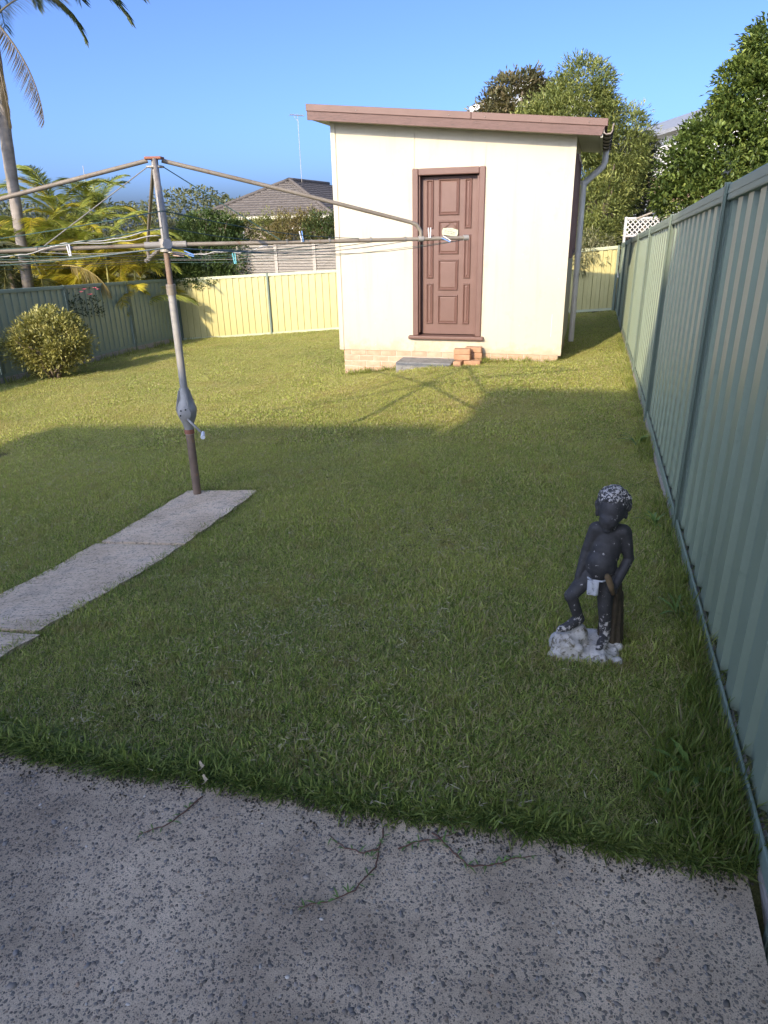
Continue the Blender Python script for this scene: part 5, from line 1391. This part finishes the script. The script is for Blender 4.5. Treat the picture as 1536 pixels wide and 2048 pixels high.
# longer grass: patio edge, fence foot, slab edges, shed foot
edge_p = [clump_mesh('edge_tuft', 15, .035, .035, .085, .003, .006, 30, 89, MT['grass_long'], bias=(0, -.6, -.12)) for _ in range(6)]
a = rng.uniform(-4.2, -.06, 2300); s = edge_s(a) + np.abs(rng.normal(0, .045, 2300)) - .012
x = BO.x + NA.x * a + DS.x * s; y = BO.y + NA.y * a + DS.y * s
PE = np.stack([x, y, np.maximum(gz(x, y), .004)], 1)
scatter('patio_edge_grass', 'long dark grass spilling over the edge of the patio', 'grass', PE, rng.normal(-TH, .7, len(PE)), rng.uniform(.5, 1.1, len(PE)), rng.normal(0, .15, (len(PE), 2)), edge_p)
tall_p = [clump_mesh('tall_tuft', 14, .03, .06, .17, .003, .006, 4, 50, MT['grass_long']) for _ in range(6)]
def strip(n, a_f, s_f):
    aa_, ss_ = a_f(n), s_f(n); x = BO.x + NA.x * aa_ + DS.x * ss_; y = BO.y + NA.y * aa_ + DS.y * ss_
    return np.stack([x, y, gz(x, y)], 1)
cl_s = np.concatenate([rng.normal(c, w_, n_) for c, w_, n_ in ((.05, .15, 420), (.5, .2, 60), (1.2, .3, 70), (2.2, .3, 60), (4.0, .18, 70), (6.2, 1.0, 90), (9.5, 1.2, 50))])
PT = strip(len(cl_s), lambda n: -.035 - np.abs(rng.normal(0, 1, n)) * np.where(cl_s < .4, .11, .05), lambda n: np.maximum(cl_s, -.2))
scatter('fence_foot_grass', 'tall uncut grass along the foot of the right fence', 'grass', PT, rng.uniform(0, 6.28, len(PT)), rng.uniform(.5, 1.05, len(PT)), rng.normal(0, .12, (len(PT), 2)), tall_p)
PS = np.concatenate([strip(150, lambda n: rng.uniform(WL, WR, n), lambda n: SS - .03 - np.abs(rng.normal(0, .05, n))), strip(60, lambda n: rng.normal(WL + .3, .12, n), lambda n: SS - .06 - np.abs(rng.normal(0, .05, n))), strip(50, lambda n: rng.normal(SA + .55, .1, n), lambda n: SS - .06 - np.abs(rng.normal(0, .06, n)))])
scatter('shed_foot_grass', 'uncut grass tufts along the brick base of the shed', 'grass', PS, rng.uniform(0, 6.28, len(PS)), rng.uniform(.5, 1.15, len(PS)), rng.normal(0, .12, (len(PS), 2)), [clump_mesh('shed_tuft', 14, .03, .05, .16, .004, .007, 4, 55, MT['grass_long']) for _ in range(4)])
PL = np.concatenate([strip(330, lambda n: -3.60 + rng.normal(-.01, .022, n), lambda n: rng.uniform(-.8, 2.9, n)), strip(330, lambda n: -2.965 + rng.normal(.0, .03, n), lambda n: rng.uniform(-.8, 2.9, n)), strip(120, lambda n: rng.uniform(-3.6, -2.97, n), lambda n: 2.87 + rng.normal(.02, .03, n)), strip(70, lambda n: rng.uniform(-3.62, -3.25, n), lambda n: .46 + rng.normal(0, .05, n))])
PL[:, 2] += .004
scatter('path_edge_grass', 'grass creeping over the edges of the concrete path', 'grass', PL, rng.uniform(0, 6.28, len(PL)), rng.uniform(.4, .85, len(PL)), rng.normal(0, .2, (len(PL), 2)), [clump_mesh('path_tuft', 16, .03, .03, .085, .003, .006, 20, 85, MT['grass_long']) for _ in range(4)])
PLf = strip(160, lambda n: -11.7 + np.abs(rng.normal(0, .25, n)), lambda n: rng.uniform(7, 16, n))
scatter('left_fence_grass', 'taller pale grass stalks at the foot of the left fence', 'grass', PLf, rng.uniform(0, 6.28, len(PLf)), rng.uniform(.8, 1.6, len(PLf)), rng.normal(0, .12, (len(PLf), 2)), [clump_mesh('stalk_tuft', 8, .04, .06, .20, .005, .009, 3, 35, MT['grass_long']) for _ in range(3)])

clip_p = [clump_mesh('clipping', 11, .07, .012, .032, .0016, .003, 78, 90, MT['clipping']) for _ in range(4)]
PC = lawn_points(9000, -.4, 8.0, -9, 0); PC[:, 2] += rng.uniform(.012, .03, len(PC))
keepc = (np.sin(PC[:, 0] * 2.3 + 1.1 * np.sin(PC[:, 1] * 1.7)) * np.sin(PC[:, 1] * 1.9 + .6 * PC[:, 0]) + rng.normal(0, .45, len(PC))) > .05
PC = PC[keepc]
scatter('lawn_clippings', 'dry straw coloured clippings lying on the lawn', 'clippings', PC, rng.uniform(0, 6.28, len(PC)), rng.uniform(.6, 1.3, len(PC)), rng.normal(0, .15, (len(PC), 2)), clip_p)
def crumb_mesh():
    m_ = MB()
    for q in range(7): m_.ball((rng.uniform(-.03, .03), rng.uniform(-.03, .03), .002), tuple(rng.uniform(.0012, .0045, 3)), 5, 3)
    me = bpy.data.meshes.new('crumb'); me.from_pydata(m_.v, [], m_.f); me.materials.append(MT['soil']); return bpy.data.objects.new('crumb', me)
aE = rng.uniform(-3.4, -.06, 420); sE = edge_s(aE) - np.abs(rng.normal(0, .05, 420)) - .005
PK = np.stack([BO.x + NA.x * aE + DS.x * sE, BO.y + NA.y * aE + DS.y * sE, np.full(420, .005)], 1)
scatter('soil_crumbs', 'crumbs of dark soil scattered along the grass edge of the patio', 'soil', PK, rng.uniform(0, 6.28, 420), rng.uniform(.5, 1.2, 420), np.zeros((420, 2)), [crumb_mesh() for _ in range(4)])

# broad leaved weeds by the right fence
lk = NT('weed_leaf'); v_ = lk.pos(); lk.base(lk.ramp(lk.noise(v_, 25), [(.3, (.09, .16, .035)), (.7, (.16, .24, .055))])); MT['weed'] = lk.set(.5, 0, .35)
def weed_leaf(L, W_, lob):
    m_ = MB(); n_ = 9
    for i in range(n_ + 1):
        t = i / n_; wd = W_ * (math.sin(math.pi * min(1, .08 + t * .92)) ** .8) * (1 + lob * (1 if i % 2 else -1)) * (1 - .25 * (1 - t)) + .0015
        x_ = L * t; z_ = L * (.55 * t - .62 * t * t)
        m_.v += [(x_, -wd, z_ + wd * .25), (x_, 0, z_), (x_, wd, z_ + wd * .25)]
    for i in range(n_): 
        o_ = 3 * i; m_.f += [(o_, o_ + 3, o_ + 4, o_ + 1), (o_ + 1, o_ + 4, o_ + 5, o_ + 2)]
    me = bpy.data.meshes.new('leaf'); me.from_pydata(m_.v, [], m_.f); me.materials.append(MT['weed']); me.shade_smooth(); return me
wl1, wl2 = weed_leaf(.17, .013, .35), weed_leaf(.15, .009, .12)
def weed(label, a, s, nlf, scl_, me):
    p = yw(a, s, gy(a, s) + .005); root = empty('leafy_weed', p); tag(root, label, 'weed', 'weeds along the right fence')
    for i in range(nlf):
        o = bpy.data.objects.new('leaf', me); COL.objects.link(o); o.parent = root
        o.location = (rng.uniform(-.012, .012), rng.uniform(-.012, .012), 0)
        o.rotation_euler = (rng.uniform(-.3, .3), -R(rng.uniform(5, 50)), i * 2.4 + rng.uniform(-.3, .3)); q = scl_ * rng.uniform(.7, 1.15); o.scale = (q, q, q)
weed('big toothed leaf weed at the patio corner beside the right fence', -.15, .10, 13, .85, wl1)
weed('leafy weed clump spreading just behind the patio corner weed', -.21, .0, 9, .65, wl1)
weed('small narrow leaved weed between the statue and the right fence', -.12, 2.2, 9, .95, wl2)
weed('leafy weed at the right fence halfway to the shed', -.13, 4.05, 11, 1.15, wl2)
weed('low weed by the fence foot level with the statue', -.1, 1.15, 8, .7, wl2)

# runners creeping over the patio
def runner(label, pts, seed_):
    r_ = random.Random(seed_); P = [Vector((x_, y_, .010 + .004 * r_.random())) for x_, y_ in pts]
    fine = []
    for i in range(len(P) - 1):
        for t in np.linspace(0, 1, 5, endpoint=False): fine.append(P[i].lerp(P[i + 1], t) + Vector((r_.uniform(-.003, .003), r_.uniform(-.003, .003), 0)))
    fine.append(P[-1])
    root = empty('grass_runner', P[0]); tag(root, label, 'runner', 'grass runners on the patio')
    MB().tube(fine, [.0026 - .0012 * i / len(fine) for i in range(len(fine))], 6).build('stem', MT['stolon'], root, smooth=True)
    for i in range(2, len(fine) - 1, 2):
        m_ = MB()
        for s_ in range(r_.randint(1, 3)):
            an = r_.uniform(0, 6.28); d_ = Vector((math.cos(an), math.sin(an), r_.uniform(.1, .7))).normalized(); L = r_.uniform(.014, .036); sd_ = d_.cross(Vector((0, 0, 1))).normalized() * .0024
            q = fine[i]; n_ = len(m_.v)
            m_.v += [tuple(q - sd_ * .5), tuple(q + sd_ * .5), tuple(q + d_ * L * .5 + sd_), tuple(q + d_ * L * .5 - sd_), tuple(q + d_ * L - Vector((0, 0, L * .2)))]
            m_.f += [(n_, n_ + 1, n_ + 2, n_ + 3), (n_ + 3, n_ + 2, n_ + 4)]
        m_.build('leaf', MT['weed'], root)
runner('longest reddish grass runner, pointing left across the patio', [(-.02, 1.52), (-.035, 1.455), (-.045, 1.39), (-.10, 1.32), (-.17, 1.285), (-.245, 1.275)], 3)
runner('short grass runner curling right of the longest runner', [(.12, 1.50), (.175, 1.43), (.21, 1.385), (.27, 1.382), (.33, 1.405), (.40, 1.413)], 5)
runner('small grass runner near the left part of the patio edge', [(-.58, 1.66), (-.62, 1.60), (-.67, 1.545), (-.735, 1.522)], 7)
runner('forked grass runner branching left of the longest runner', [(-.036, 1.45), (-.08, 1.438), (-.13, 1.455), (-.18, 1.50)], 9)
runner('tiny grass runner lying along the grass edge', [(.02, 1.45), (.07, 1.47), (.13, 1.475), (.19, 1.50)], 13)

# dry leaf scraps on the lawn edge
for i, (a, s, lab) in enumerate(((-1.66, -.28, 'curled pale dead leaf on the grass edge left of centre'), (-1.62, -.33, 'lower pale dead leaf hanging at the patio edge left of centre'))):
    p = yw(a, s, .045); m_ = MB()
    for j in range(5): m_.v += [tuple(p + .6 * Vector((.012 * math.sin(j * 1.1) - .008, .016 * j - .03, .006 * math.cos(j * 1.7)))), tuple(p + .6 * Vector((.012 * math.sin(j * 1.1) + .010 * (1 - abs(j - 2) / 2.6), .016 * j - .03, .012 + .004 * math.sin(j * 2))))]
    m_.f = [(2 * j, 2 * j + 1, 2 * j + 3, 2 * j + 2) for j in range(4)]
    o = m_.build('dead_leaf', MT['dry_leaf'], solid=.0008); tag(o, lab, 'leaf', 'dead leaves on the lawn edge')
